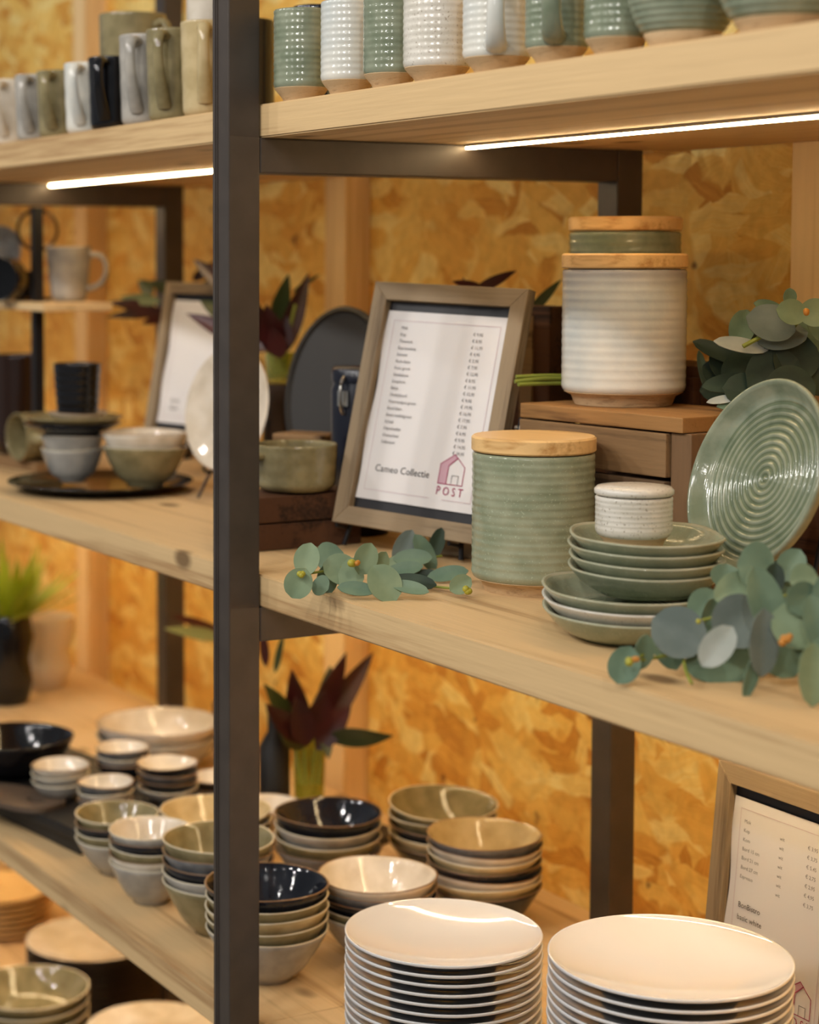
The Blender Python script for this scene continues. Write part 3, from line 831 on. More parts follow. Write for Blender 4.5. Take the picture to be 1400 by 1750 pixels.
# top shelf, ridged cups at the edge
G1 = 'ridged cups along the top shelf edge'
def edge_cup(x0, x1, ytop, glz, label, handle=False, rot=0.0, R=None, yb=None):
    xc = (x0 + x1) / 2
    D = 1.06 / (FWD.y + RGT.y * (xc - PX) / F)
    for _ in range(6):
        r = (x1 - x0) / 2 / F * D
        Yc = 1.047 + r * 0.80
        D = Yc / (ray(xc, 445).y)
    p = EYE + ray(xc, 445) * D
    H = EYE.z + (445 - ytop) / F * (D) - zu
    return mug((p.x, p.y, zu), r, H, glz, label, rot, 11, True, handle, amp=0.00024, group=G1)
edge_cup(467, 563, 22, SAGED, 'sage ridged cup nearest the dark steel post on the top shelf')
edge_cup(547, 641, 8, BLUEW, 'white ridged cup between two sage cups on the top shelf')
edge_cup(619, 714, -6, SAGED, 'sage ridged cup between two white cups on the top shelf')
edge_cup(687, 803, -22, CREAMG, 'cream ridged cup with broad clay foot on the top shelf')
edge_cup(788, 905, -45, BLUEW, 'white and blue ridged mug with its handle facing out', True, CAMDIR - 0.15)
edge_cup(894, 1003, -62, SAGED, 'sage ridged mug with its handle facing out', True, CAMDIR - 0.25)
edge_cup(994, 1102, -85, SAGED, 'sage ridged cup beside the wide sage bowl on the top shelf')
def ridged_bowl(x0, x1, rimy, label, glz):
    xc = (x0 + x1) / 2
    D = 1.10 / ray(xc, 445).y
    for _ in range(6):
        r = (x1 - x0) / 2 / F * D
        D = (1.05 + r * 0.72) / ray(xc, 445).y
    p = EYE + ray(xc, 445) * D
    H = EYE.z + (445 - rimy) / F * D - zu
    ro = empty('ridged_bowl', (p.x, p.y, zu), (0, 0, 0), label, 'bowl')
    bm = bmesh.new(); lathe(bm, [(0, 0.002), (r * 0.5, 0.002), (r * 0.52, 0), (r * 0.58, 0), (r * 0.62, 0.005), (r * 0.70, 0.012), (r * 0.66, 0.016), (0, 0.016)], 64); finish('foot', bm, CLAY, ro, sharp=60)
    bm = bmesh.new()
    pr = [(r * 0.69, 0.0125)]
    for i in range(41):
        u = i / 40
        pr.append((r * (0.70 + 0.30 * u ** 0.6) + 0.0004 * math.sin(2 * PI * i / 8), 0.0135 + (H - 0.0155) * u))
    pr += [(r - 0.001, H), (r - 0.003, H - 0.0005), (r * 0.72, 0.020), (0, 0.018)]
    lathe(bm, pr, 72); finish('body', bm, glz, ro, sharp=80)
ridged_bowl(1068, 1256, 0, 'wide sage ridged bowl tapering to its foot on the top shelf', SAGED)
ridged_bowl(1213, 1452, -40, 'widest sage bowl on the top shelf, at the picture edge', SAGED)
# darker row behind
p = place(411, 2.51); mug((p[0], p[1], zu), 0.0445, 0.132, BLACKG, 'wide black cup mostly hidden behind the steel post on the top shelf', foot=False, ridges=2, amp=0.0001)
p = place(540, 2.40); mug((p[0], p[1], zu), 0.030, 0.136, NAVY, 'dark tall cup behind the sage cup on the top shelf', foot=False, ridges=2, amp=0.0001)
p = place(598, 2.36); mug((p[0], p[1], zu), 0.028, 0.140, OLIVE, 'tall olive cup peeking out behind the white ridged cup', foot=False, ridges=2, amp=0.0001)
# left bay: mugs with hanging handles
G2 = 'mugs with long handles on the top shelf'
def row_mug(xc, ytop, R, glz, label, dY=0.0, handle=True, z0=zu, rot=-0.30):
    D = (1.052 + R + dY) / ray(xc, 445).y
    p = EYE + ray(xc, 445) * D
    H = EYE.z + (445 - ytop) / F * D - z0
    return mug((p.x, p.y, z0), R, H, glz, label, CAMDIR + rot, 3, False, handle, amp=0.0002, group=G2, taper=0.10, hw=0.0056, drop=True), H
row_mug(354, 42, 0.0330, SAND, 'beige tall mug next to the steel post on the top shelf', rot=-0.05)
row_mug(296, 55, 0.0345, OLIVE, 'olive tall mug between the beige and grey tall mugs')
row_mug(249, 65, 0.0345, GREYG, 'light grey tall mug beside the shorter black mug')
row_mug(194, 102, 0.034, BLACKG, 'black short mug with handle between pale blue and grey mugs')
row_mug(152, 112, 0.034, BLUEW, 'pale blue grey short mug beside the black mug')
row_mug(104, 125, 0.034, OLIVE, 'olive short mug with handle beside the pale blue one')
row_mug(66, 132, 0.034, GREYG, 'grey brown short mug next to the white one')
row_mug(22, 140, 0.034, CREAM, 'white short mug at the picture edge on the top shelf')
row_mug(228, 30, 0.050, OLIVE, 'wide olive mug standing behind the light grey tall mug', dY=0.10, rot=0.9)
row_mug(362, -30, 0.034, CREAM, 'taller white mug behind the beige one, rising above it', dY=0.085, rot=0.6)

# ------------------------------------------------------------------ price frames
def text_bm(body, size, align='LEFT'):
    c = bpy.data.curves.new('txt', 'FONT'); c.body = body; c.size = size; c.align_x = align
    c.resolution_u = 2; c.extrude = 0
    o = bpy.data.objects.new('txt', c); COL.link(o)
    dg = bpy.context.evaluated_depsgraph_get()
    me = bpy.data.meshes.new_from_object(o.evaluated_get(dg))
    vs = [v.co.copy() for v in me.vertices]; fs = [tuple(p.vertices) for p in me.polygons]
    bpy.data.objects.remove(o); bpy.data.curves.remove(c); bpy.data.meshes.remove(me)
    return vs, fs
def put_text(bm, body, x, y, size, z, align='LEFT', mat=0, sx=1.0):
    vs, fs = text_bm(body, size, align)
    nv = [bm.verts.new((x + v.x * sx, y + v.y, z)) for v in vs]
    for f in fs:
        try: bm.faces.new([nv[i] for i in f]).material_index = mat
        except ValueError: pass
def line2(bm, a, b, w, z, mat=0):
    a, b = Vector((a[0], a[1], 0)), Vector((b[0], b[1], 0)); d = (b - a).normalized(); n = Vector((-d.y, d.x, 0)) * w / 2
    e = d * w / 2
    bm.faces.new([bm.verts.new((p.x, p.y, z)) for p in (a - n - e, b - n + e, b + n + e, a + n - e)]).material_index = mat
def price_frame(name, BL, yaw, lean, roll, w, h, label, texts, ms=1.0, logo=True, curl=0.003, paper_w=1.0):
    """a frame lying in its own x/y plane, bottom corner at the origin, face along +z"""
    cy, sy = math.cos(yaw), math.sin(yaw)
    x = Vector((cy, sy, 0)); n0 = Vector((sy, -cy, 0)); zv = Vector((0, 0, 1))
    u = zv * math.cos(lean) - n0 * math.sin(lean); n = n0 * math.cos(lean) + zv * math.sin(lean)
    xr = x * math.cos(roll) + u * math.sin(roll); ur = u * math.cos(roll) - x * math.sin(roll)
    root = empty(name, BL, Matrix((xr, ur, n)).transposed().to_euler(), label, 'picture frame')
    mw = 0.0225 * ms; dp = 0.016
    # mitred sides
    O = [(0, 0), (w, 0), (w, h), (0, h)]; I = [(mw, mw), (w - mw, mw), (w - mw, h - mw), (mw, h - mw)]
    for k, nm in enumerate(('rail', 'stile', 'rail', 'stile')):
        bm = bmesh.new(); j = (k + 1) % 4
        q = [O[k], O[j], I[j], I[k]]
        # keep a hair of air in each mitre
        lo = [bm.verts.new((a, b, -dp)) for a, b in q]; hi = [bm.verts.new((a, b, 0.0)) for a, b in q]
        bm.faces.new(lo[::-1]); bm.faces.new(hi)
        for i in range(4): bm.faces.new((lo[i], lo[(i + 1) % 4], hi[(i + 1) % 4], hi[i]))
        es = [e for e in bm.edges if all(abs(v.co.z) < 1e-7 for v in e.verts)]
        bmesh.ops.bevel(bm, geom=es, offset=0.0007, segments=1, affect='EDGES')
        finish(nm, bm, FRAMEH if k % 2 == 0 else MATS['frame_up'], root, smooth=False)
    bm = bmesh.new(); box(bm, mw * 0.6, w - mw * 0.6, mw * 0.6, h - mw * 0.6, -dp + 0.0005, -0.0105); finish('backing', bm, BACKING, root, smooth=False)
    # the sheet, a little wavy
    iw, ih = w - 2 * mw, h - 2 * mw
    bar = 0.0125 * h / 0.309
    x0, x1, y0, y1 = mw + 0.0015, w - mw - 0.0005, mw + bar, h - mw - bar
    def wav(px_, py_):
        u_ = (px_ - x0) / (x1 - x0); v_ = (py_ - y0) / (y1 - y0)
        return -0.0098 + 0.0016 + curl * 0.25 * math.sin(v_ * 7.0 + 0.5) * (1 - u_) ** 2
    bm = bmesh.new(); NX, NY = 14, 24
    g = [[bm.verts.new((x0 + (x1 - x0) * i / NX + (0.0016 * math.sin(j * 0.55) * (1 - i / NX) ** 3), y0 + (y1 - y0) * j / NY, wav(x0 + (x1 - x0) * i / NX, y0 + (y1 - y0) * j / NY))) for i in range(NX + 1)] for j in range(NY + 1)]
    for j in range(NY):
        for i in range(NX): bm.faces.new((g[j][i], g[j][i + 1], g[j + 1][i + 1], g[j + 1][i]))
    sheet = finish('price_sheet', bm, PAPER, root, sharp=80)
    pw, ph = x1 - x0, y1 - y0
    zt_ = -0.0074 + curl * 0.0
    bm = bmesh.new()
    b = 0.012
    for a_, b_ in (((x0 + b, y0 + b), (x0 + b, y1 - b)), ((x0 + b, y1 - b), (x1 - b, y1 - b)), ((x1 - b, y1 - b), (x1 - b, y0 + b)), ((x1 - b, y0 + b), (x1 - 0.055 * ms, y0 + b)), ((x1 - 0.075 * ms, y0 + b), (x0 + b, y0 + b))):
        if logo or True: line2(bm, a_, b_, 0.0006, zt_)
    finish('printed_border', bm, BORD, sheet, smooth=False)
    for s, fx, fy, sz, al, mi in texts:
        bm = bmesh.new()
        put_text(bm, s, x0 + pw * fx, y0 + ph * fy, sz, zt_, al, mi)
        finish('printed_title' if mi else ('printed_price' if fx > 0.6 else 'printed_text'), bm, [INK, INKD], sheet, smooth=False)
    if logo:
        lx, ly, q_ = x0 + pw * 0.655, y0 + ph * 0.075, 0.72
        bm = bmesh.new()
        put_text(bm, 'P O S T', lx - 0.0005, ly, 0.0148, zt_, 'LEFT', 0, 0.84)
        hb = ly + 0.0135
        def V(a_, b_): return (lx + a_ * q_, hb + b_ * q_)
        A = V(0, 0); B_ = V(0, 0.033); T = V(0.0265, 0.051); T2 = V(0.0335, 0.0455); Mid = V(0.0170, 0.031); Mb = V(0.0170, 0); Rr = V(0.0505, 0.031); Rb = V(0.0505, 0)
        for p_, r_ in ((A, B_), (B_, T), (T, Rr), (Rr, Rb), (Rb, A), (T2, Mid), (Mid, Mb)):
            line2(bm, p_, r_, 0.0010, zt_)
        d0 = V(0.027, 0); d1 = V(0.027, 0.0155); d2 = V(0.0405, 0.0155); d3 = V(0.0405, 0)
        for p_, r_ in ((d0, d1), (d1, d2), (d2, d3)): line2(bm, p_, r_, 0.0007, zt_, 2)
        bm.faces.new([bm.verts.new((p_[0], p_[1], zt_ - 0.0002)) for p_ in (A, Mb, Mid, T2, T, B_)]).material_index = 1
        finish('printed_logo', bm, [ROSE, ROSEL, INK], sheet, smooth=False)
    return root, xr, ur, n
MATS['frame_up'] = wood('grey_brown_frame_upright', rgb(146, 127, 100), rgb(108, 90, 68), 'Y', 22, 0.05, 0.6)
items = ['Mok', 'Kop', 'Theemok', 'Espressokop', 'Schotel', 'Kom klein', 'Kom groot', 'Saladekom', 'Soepkom', 'Bakje', 'Ontbijtbord', 'Voorraadpot groot', 'Bord klein', 'Bord middelgroot', 'Schaal', 'Dipschaaltje', 'Ovenschaal', 'Suikerpot']
prices = ['€ 9,95', '€ 8,95', '€ 11,95', '€ 4,95', '€ 5,95', '€ 7,95', '€ 12,95', '€ 8,95', '€ 11,95', '€ 12,95', '€ 9,95', '€ 19,95', '€ 16,95', '€ 17,95', '€ 7,95', '€ 6,95', '€ 9,95', '€ 14,95', '€ 24,95']
tx = []
for i, s in enumerate(items):
    tx.append((s, 0.135, 0.905 - i * 0.0356, 0.0056, 'LEFT', 0))
for i, s in enumerate(prices):
    tx.append((s, 0.70 + 0.03, 0.895 - i * 0.0340, 0.0056, 'LEFT', 0))
tx.append(('Cameo Collectie', 0.125, 0.150, 0.0125, 'LEFT', 1))
f1, x1v, u1v, n1v = price_frame('price_frame', (-2.0746, 1.2186, 1.2238), 0.328, 0.2366, -0.0317, 0.2356, 0.3086,
            'large grey wood price frame leaning on an easel, pale sheet with rose house mark', tx)
def easel(BL, xr, ur, n, w, h, label, zfloor, bolt=True):
    """black wire easel: two front legs with hooks, a cross wire and a back leg"""
    BL = Vector(BL)
    r = empty('easel', (BL.x, BL.y, zfloor), (0, 0, 0), label, 'easel')
    org = Vector((BL.x, BL.y, zfloor))
    def L_(v): return v - org
    back = -n * 0.022
    rad = 0.0032
    for fx, nm in ((0.05, 'front_leg'), (0.80, 'front_leg')):
        top = BL + xr * (w * (fx + (0.16 if fx < 0.5 else -0.16))) + ur * (h * 0.62) + back
        bot0 = BL + xr * (w * fx) + back - ur * 0.006
        t = (bot0.z - zfloor - rad) / (top.z - bot0.z)
        bot = bot0 + (bot0 - top) * t
        bm = bmesh.new(); tube(bm, [L_(top), L_(bot0), L_(bot)], rad, 8)
        hk = BL + xr * (w * fx) - ur * 0.0042
        tube(bm, [L_(hk + back), L_(hk + n * 0.004), L_(hk + n * 0.004 + ur * 0.003)], 0.0022, 8)
        finish(nm, bm, BLACKM, r)
    a = BL + xr * (w * 0.14) + ur * (h * 0.30) + back * 1.35; b_ = BL + xr * (w * 0.86) + ur * (h * 0.30) + back * 1.35
    bm = bmesh.new(); tube(bm, [L_(a), L_(b_)], rad * 0.8, 8); finish('cross_wire', bm, BLACKM, r)
    top = BL + xr * (w * 0.5) + ur * (h * 0.62) + back * 1.3
    foot = Vector((top.x, top.y, zfloor + rad)) - n.xy.to_3d().normalized() * 0.10
    bm = bmesh.new(); tube(bm, [L_(top), L_(foot)], rad, 8); finish('rear_leg', bm, BLACKM, r)
    if bolt:
        c = BL + xr * (w + 0.012) + ur * (h * 0.47) - n * 0.020
        bm = bmesh.new()
        tube(bm, [L_(c - xr * 0.010), L_(c + xr * 0.001)], 0.0025, 8)
        tube(bm, [L_(c), L_(c + xr * 0.003)], 0.0072, 16); tube(bm, [L_(c + xr * 0.003), L_(c + xr * 0.0075)], 0.0048, 6); tube(bm, [L_(c + xr * 0.0075), L_(c + xr * 0.014)], 0.0022, 8)
        finish('bolt', bm, simple('zinc_bolt', rgb(214, 206, 190), 0.35, 0.7), r, sharp=30)
        bm = bmesh.new(); tube(bm, [L_(c - xr * 0.004 + ur * 0.012), L_(c - xr * 0.004 - ur * 0.05)], 0.003, 8); finish('side_arm', bm, BLACKM, r)
    return r
easel((-2.0746, 1.2186, 1.2238), x1v, u1v, n1v, 0.2356, 0.3086, 'black wire easel holding up the large price frame', zm)
# foot wire lying on the shelf in front of the easel
# second frame on the lower shelf
items2 = ['Mok', 'Kop', 'Kom', 'Bord 15 cm', 'Bord 21 cm', 'Bord 27 cm', 'Espresso']
prices2 = ['€ 3,95', '€ 3,75', '€ 5,45', '€ 2,75', '€ 2,95', '€ 4,95', '€ 3,75']
tx = []
for i, s in enumerate(items2):
    tx.append((s, 0.115, 0.887 - i * 0.0428, 0.0058, 'LEFT', 0))
    tx.append(('wit', 0.47, 0.868 - i * 0.0428, 0.0056, 'LEFT', 0))
    tx.append((prices2[i], 0.735, 0.873 - i * 0.0428, 0.0058, 'LEFT', 0))
tx.append(('BonBistro', 0.12, 0.495, 0.0088, 'LEFT', 1)); tx.append(('basic white', 0.12, 0.438, 0.0088, 'LEFT', 1))
tl = atD(1228, 1297, 2.20)
lean2 = 0.09
h2, w2 = 0.311, 0.208
bl2 = tl - (Vector((0, 0, 1)) * math.cos(lean2) + Vector((0, 1, 0)) * math.sin(lean2)) * h2
f2, x2v, u2v, n2v = price_frame('price_frame', bl2, -0.012, lean2, 0.0, w2, h2, 'brown wood price frame standing behind the taller white plate stack', tx)
easel(bl2, x2v, u2v, n2v, w2, h2, 'black wire easel behind the frame on the lower shelf', zl, bolt=False)
# third frame, far bay
tx = [(' - - ', 0.3, 0.19, 0.012, 'LEFT', 1), ('- - -', 0.28, 0.12, 0.012, 'LEFT', 1)]
tx = [('Serie', 0.16, 0.17, 0.010, 'LEFT', 1), ('Noir', 0.16, 0.11, 0.010, 'LEFT', 1)]
p3 = atD(243, 748, 3.28)
f3, x3v, u3v, n3v = price_frame('price_frame', p3, 0.36, 0.20, -0.02, 0.196, 0.270, 'brown wood frame with a white sheet behind the upright white plate', tx, ms=0.85, logo=False)
easel(p3, x3v, u3v, n3v, 0.196, 0.270, 'black wire easel under the frame beside the stacked bowls', zm, bolt=False)

# ------------------------------------------------------------------ middle shelf, bay behind the post
# platter with bowls
pp = place(170, 3.01); pp = Vector((pp[0], pp[1], zm))
bm = bmesh.new(); lathe(bm, plate_mesh(0.146, BLACKG, depthz=0.017), 80)
o = finish('platter', bm, BLACKG, loc=(pp.x, pp.y, zm), sharp=70); tag(o, 'large round black platter under the stacked bowls on the middle shelf', 'platter')
pz = zm + 0.0112
q = place(247, 2.965)
MW = {k: v for k, v in WORD.items()}
bowl_stack(['cream', 'olive'], q, 0.0665, 0.064, 0.021, 'on the platter near the frame', pz, power=1.7)
q = place(122, 3.03)
bowl_stack(['grey', 'greyout'], q, 0.0495, 0.054, 0.021, 'on the platter by the tipped mug', pz, power=2.2)
zq = pz + 0.075 + 0.0015
bm = bmesh.new(); lathe(bm, plate_mesh(0.077, OLIVE, depthz=0.018), 64)
for i, (mt, lb) in enumerate(((NAVY, 'dark small plate under the olive plate on the grey bowls'), (OLIVE, 'olive small plate on top of the grey bowls'))):
    if i == 0: o = finish('side_plate', bm, mt, loc=(q[0], q[1], zq), sharp=70)
    else:
        bm = bmesh.new(); lathe(bm, plate_mesh(0.077, OLIVE, depthz=0.018), 64)
        o = finish('side_plate', bm, mt, loc=(q[0] + 0.006, q[1], zq + 0.0105), sharp=70)
    tag(o, lb, 'plate')
zq2 = zq + 0.0105 + 0.0062
bowl_stack(['cream'], (q[0] + 0.007, q[1] + 0.006), 0.048, 0.018, 0.02, 'shallow and small, under the black tumbler', zq2, power=2.4)
mug((q[0] + 0.007, q[1] + 0.006, zq2 + 0.0086), 0.0375, 0.086, BLACKG, 'black glossy tumbler standing in the shallow cream bowl', foot=False, ridges=6, amp=0.0004, taper=0.14, name='tumbler')
# tipped mug on a small wooden board
bp_ = onz(36, 804, zm)
bm = bmesh.new(); box(bm, -0.10, 0.055, 0.0, 0.10, 0, 0.018, 0.003)
o = finish('serving_board', bm, CRATEW, loc=(bp_.x, bp_.y, zm), rot=(0, 0, 0.1), smooth=False); tag(o, 'brown wooden board under the tipped olive mug', 'board')
mp_ = atD(28, 735, 3.29)
m_ = mug((mp_.x, mp_.y, zm + 0.05), 0.041, 0.075, OLIVE, 'olive mug lying on its side on the wooden board', foot=False, ridges=3, amp=0.0002, handle=True)
aim(m_, (0.11, -0.99, 0.0), up=(0, 0, 1))
m_.location = Vector((mp_.x, mp_.y, zm + 0.0185 + 0.0412)) - Vector((0.11, -0.99, 0)) * 0.075
# riser rack
rp = atD(64, 523, 3.45)
riser = empty('riser_rack', (rp.x, rp.y, zm), (0, 0, 0), 'black metal riser with a pale wooden top carrying the white mug', 'display riser')
bm = bmesh.new(); box(bm, -0.009, 0.009, -0.009, 0.009, 0, 0.455, 0.001); finish('post', bm, BLACKM, riser, smooth=False)
bm = bmesh.new(); box(bm, -0.339, -0.321, -0.009, 0.009, 0, 0.455, 0.001); finish('post', bm, BLACKM, riser, smooth=False)
zr = EYE.z - (516 - 445) / F * 3.42
bm = bmesh.new(); box(bm, -0.36, 0.140, -0.045, 0.085, zr - zm - 0.014, zr - zm, 0.002)
finish('shelf_plank', bm, wood('pale_plank', rgb(222, 190, 140), rgb(190, 150, 98), 'X', 14, 0.08, 0.5), riser, smooth=False)
mp_ = place(107, 3.44)
mug((mp_[0], mp_[1] + 0.012, zr + 0.0005), 0.0405, 0.098, GREYG, 'pale grey mug with big handle standing on the riser', math.atan2(RGT.y, RGT.x) - 0.1, 3, False, True, amp=0.0002, taper=0.22, hw=0.0055)
mp_ = atD(4, 472, 3.44)
m2 = mug((0, 0, 0), 0.040, 0.07, BLACKG, 'black mug lying on its side on the riser, mouth showing', foot=False, ridges=3, amp=0.0002)
aim(m2, (0.80, -0.60, 0.0)); m2.location = Vector((mp_.x, mp_.y, zr + 0.0412)) - Vector((0.8, -0.6, 0)) * 0.03
mp_ = place(38, 3.52); mug((mp_[0], mp_[1], zr), 0.021, 0.055, BLACKG, 'small black cup standing behind the riser post', foot=False, ridges=3, amp=0.0002)
mp_ = atD(8, 388, 3.56); bm = bmesh.new(); lathe(bm, plate_mesh(0.05, GREYG, depthz=0.03), 48)
o = finish('saucer', bm, GREYG, loc=(mp_.x, mp_.y, zr + 0.05)); aim(o, (0.6, -0.75, 0.25)); o.location.z = zr + 0.082; tag(o, 'pale grey saucer leaning behind the black mug on the riser', 'saucer')
bm = bmesh.new()
cc = atD(64, 393, 3.50)
e1 = RGT; e2 = Vector((0, 0, 1))
tube(bm, [e1 * 0.036 * math.cos(2 * PI * i / 40) + e2 * 0.036 * math.sin(2 * PI * i / 40) for i in range(40)], 0.0035, 8, closed=True)
tube(bm, [e2 * -0.034, e2 * (zr - cc.z + 0.002)], 0.003, 8)
tube(bm, [e1 * -0.025 + e2 * (zr - cc.z + 0.0035), e1 * 0.025 + e2 * (zr - cc.z + 0.0035)], 0.003, 8)
o = finish('ring_ornament', bm, simple('bronze_wire', rgb(96, 70, 40), 0.35, 0.7), loc=cc); tag(o, 'bronze wire ring ornament behind the pale grey mug', 'ornament')
mp_ = place(4, 3.58); mug((mp_[0], mp_[1] + 0.03, zm), 0.046, 0.185, simple('dark_brown_glaze', rgb(44, 26, 16), 0.2), 'tall dark brown tumbler under the riser', foot=False, ridges=2, amp=0.0001, name='tumbler')
# upright white plate on a stand
bm = bmesh.new(); lathe(bm, plate_mesh(0.094, PORC, depthz=0.016), 80)
pc = atD(399, 700, 2.90)
o = finish('display_plate', bm, CREAM, loc=pc, sharp=70); aim(o, (0.22, -0.95, 0.20)); tag(o, 'white plate propped upright, half hidden by the steel post', 'plate')
base = pc - Vector((0, 0, 0.098))
r = empty('plate_stand', (pc.x, pc.y, zm), (0, 0, 0), 'small black wire stand under the upright white plate', 'plate stand')
bm = bmesh.new()
side = Vector((0.97, 0.22, 0))
for s in (-1, 1):
    f0 = side * (0.03 * s); d = Vector((0.22, -0.97, 0))
    tube(bm, [f0 + d * 0.035 + Vector((0, 0, 0.05)), f0 + d * 0.030 + Vector((0, 0, 0.042)), f0 - d * 0.03 + Vector((0, 0, 0.042)), f0 - d * 0.045 + Vector((0, 0, 0.12))], 0.0025, 8)
    tube(bm, [f0 + d * 0.02 + Vector((0, 0, 0.042)), f0 * 1.2 + d * 0.04 + Vector((0, 0, 0.003))], 0.0025, 8)
    tube(bm, [f0 - d * 0.03 + Vector((0, 0, 0.042)), f0 * 1.2 - d * 0.06 + Vector((0, 0, 0.003))], 0.0025, 8)
finish('wire', bm, BLACKM, r)
# low crate with olive mug, slab behind
low = empty('wooden_crate', (-2.088, 1.105, zm), (0, 0, 0), 'low dark wooden crate carrying the olive cup beside the steel post', 'crate')
hc = EYE.z - (853 - 445) / F * 2.36 - zm
for k in range(2):
    bm = bmesh.new(); box(bm, -0.011, 0.0, 0.0, 0.165, 0.001 + k * hc / 2, hc / 2 - 0.001 + k * hc / 2, 0.0012); finish('side_slat', bm, CRATED, low, smooth=False)
bm = bmesh.new(); box(bm, -0.078, -0.0115, 0.0, 0.165, 0, hc - 0.0005, 0.0012); finish('body', bm, CRATED, low, smooth=False)
cp = place(506, 2.435)
cup = mug((cp[0], cp[1], zm + hc + 0.0005), 0.0535, 0.060, OLIVE, 'wide olive cup with a stub handle on the low crate', CAMDIR + 0.95 - PI / 2 * 1.25, 3, False, False, amp=0.0002, taper=0.06)
bm = bmesh.new(); tube(bm, [(0.050, 0, 0.046), (0.066, 0, 0.046), (0.078, 0, 0.040)], [0.010, 0.009, 0.007], 10, flat=0.6); finish('handle', bm, OLIVE, cup)
q = atD(500, 756, 2.66)
slab = empty('wooden_block', (q.x - 0.012, q.y + 0.03, zm), (0, 0, 0.5), 'brown wooden block behind the olive cup', 'block')
bm = bmesh.new(); zt2 = EYE.z - (742 - 445) / F * 2.66 - zm
box(bm, -0.04, 0.040, -0.028, 0.028, 0, zt2, 0.003); finish('body', bm, CRATEW, slab, smooth=False)
# dark oval board and navy jar behind the frame
bm = bmesh.new()
pts = [(0.086 * math.cos(2 * PI * i / 64), 0.125 * math.sin(2 * PI * i / 64)) for i in range(64)]
lo = [bm.verts.new((x, y, -0.006)) for x, y in pts]; hi = [bm.verts.new((x, y, 0.006)) for x, y in pts]; hi2 = [bm.verts.new((x * 0.93, y * 0.95, 0.009)) for x, y in pts]; hi3 = [bm.verts.new((x * 0.88, y * 0.92, 0.005)) for x, y in pts]
bm.faces.new(lo[::-1]); bm.faces.new(hi3)
for i in range(64):
    j = (i + 1) % 64
    bm.faces.new((lo[i], lo[j], hi[j], hi[i])); bm.faces.new((hi[i], hi[j], hi2[j], hi2[i])); bm.faces.new((hi2[i], hi2[j], hi3[j], hi3[i]))
ov = onY(578, 660, 1.40)
o = finish('oval_platter', bm, simple('matt_black_ceramic', rgb(30, 27, 24), 0.6), loc=(ov.x, ov.y, zm + 0.006 + 0.1245), sharp=35); aim(o, (0.45, -0.85, 0.20))
o.location.z = EYE.z - (525 - 445) / F * depth(o.location) - 0.122
tag(o, 'dark oval platter propped upright behind the price frame', 'platter')
r = empty('platter_stand', (ov.x, ov.y, zm), (0, 0, 0.49), 'dark wooden block propping the oval platter behind the price frame', 'stand')
zz = o.location.z - 0.128 - zm
bm = bmesh.new(); box(bm, -0.07, 0.07, -0.045, 0.06, 0, max(0.02, zz), 0.002); finish('body', bm, CRATED, r, smooth=False)
q = onY(600, 626, 1.31)
jb = empty('storage_jar', (q.x + 0.008, q.y + 0.01, zm), (0, 0, 0.45), 'navy jar with a steel clasp behind the large price frame', 'jar')
bm = bmesh.new(); hj = q.z - zm; lathe(bm, [(0, 0), (0.036, 0), (0.039, 0.004), (0.039, hj - 0.03), (0.036, hj - 0.022), (0.036, hj - 0.02), (0, hj - 0.02)], 48); finish('body', bm, NAVYBOX, jb, sharp=50)
bm = bmesh.new(); lathe(bm, [(0, hj - 0.0195), (0.038, hj - 0.0195), (0.0385, hj - 0.004), (0.035, hj), (0, hj)], 48); finish('lid', bm, NAVYBOX, jb, sharp=50)
bm = bmesh.new(); tube(bm, bez((0.0, -0.0395, hj - 0.012), (0, -0.052, hj - 0.02), (0, -0.052, hj - 0.05), (0, -0.041, hj - 0.06)), 0.0022, 8); box(bm, -0.008, 0.008, -0.043, -0.0395, hj - 0.05, hj - 0.03); finish('clasp', bm, simple('bright_steel', rgb(200, 196, 188), 0.25, 0.9), jb, smooth=False)

# ------------------------------------------------------------------ red leaved plants
def px_leaf(bm, b, t, D0, D1, width_px, shape='lance', mat=0, bend=0.12, nrm=None, fold=0.18):
    base = atD(b[0], b[1], D0); tip = atD(t[0], t[1], D1)
    n = nrm if nrm is not None else (-FWD + Vector((random.uniform(-.35, .35), random.uniform(-.35, .35), random.uniform(-.1, .5))))
    leaf(bm, base, tip, n, width_px / F * (D0 + D1) / 2, shape, bend, fold, mat)
def plant(name, label, base_xy, base_z, leaves, stems, vase, cat='plant'):
    r = empty(name, (base_xy[0], base_xy[1], base_z), (0, 0, 0), label, cat)
    for part, mats in (('foliage', [REDL, GRNL, MIDL]),):
        bm = bmesh.new()
        for L_ in leaves: px_leaf(bm, *L_)
        bmesh.ops.translate(bm, vec=-Vector((base_xy[0], base_xy[1], base_z)), verts=bm.verts)
        finish(part, bm, mats, r, sharp=60)
    bm = bmesh.new()
    for a in stems:
        pts = smooth_path([atD(x, y, D) - Vector((base_xy[0], base_xy[1], base_z)) for x, y, D in a])
        tube(bm, pts, 0.0026, 8)
    finish('stem', bm, STEMG, r)
    for nm, bmv, m in vase:
        finish(nm, bmv, m, r, sharp=50)
    return r
def vase_bm(R, H, taper=0.0, z0=0.0, wall=0.003):
    bm = bmesh.new()
    lathe(bm, [(0, z0 + 0.002), (R * (0.86 - taper), z0), (R * (0.92 - taper), z0 + 0.004), (R * (1 - taper), z0 + H * 0.3), (R, z0 + H), (R - wall * 0.5, z0 + H + 0.001), (R - wall, z0 + H), (R * (1 - taper) - wall, z0 + H * 0.3), (R * (0.86 - taper) - wall, z0 + 0.008), (0, z0 + 0.007)], 48)
    return bm
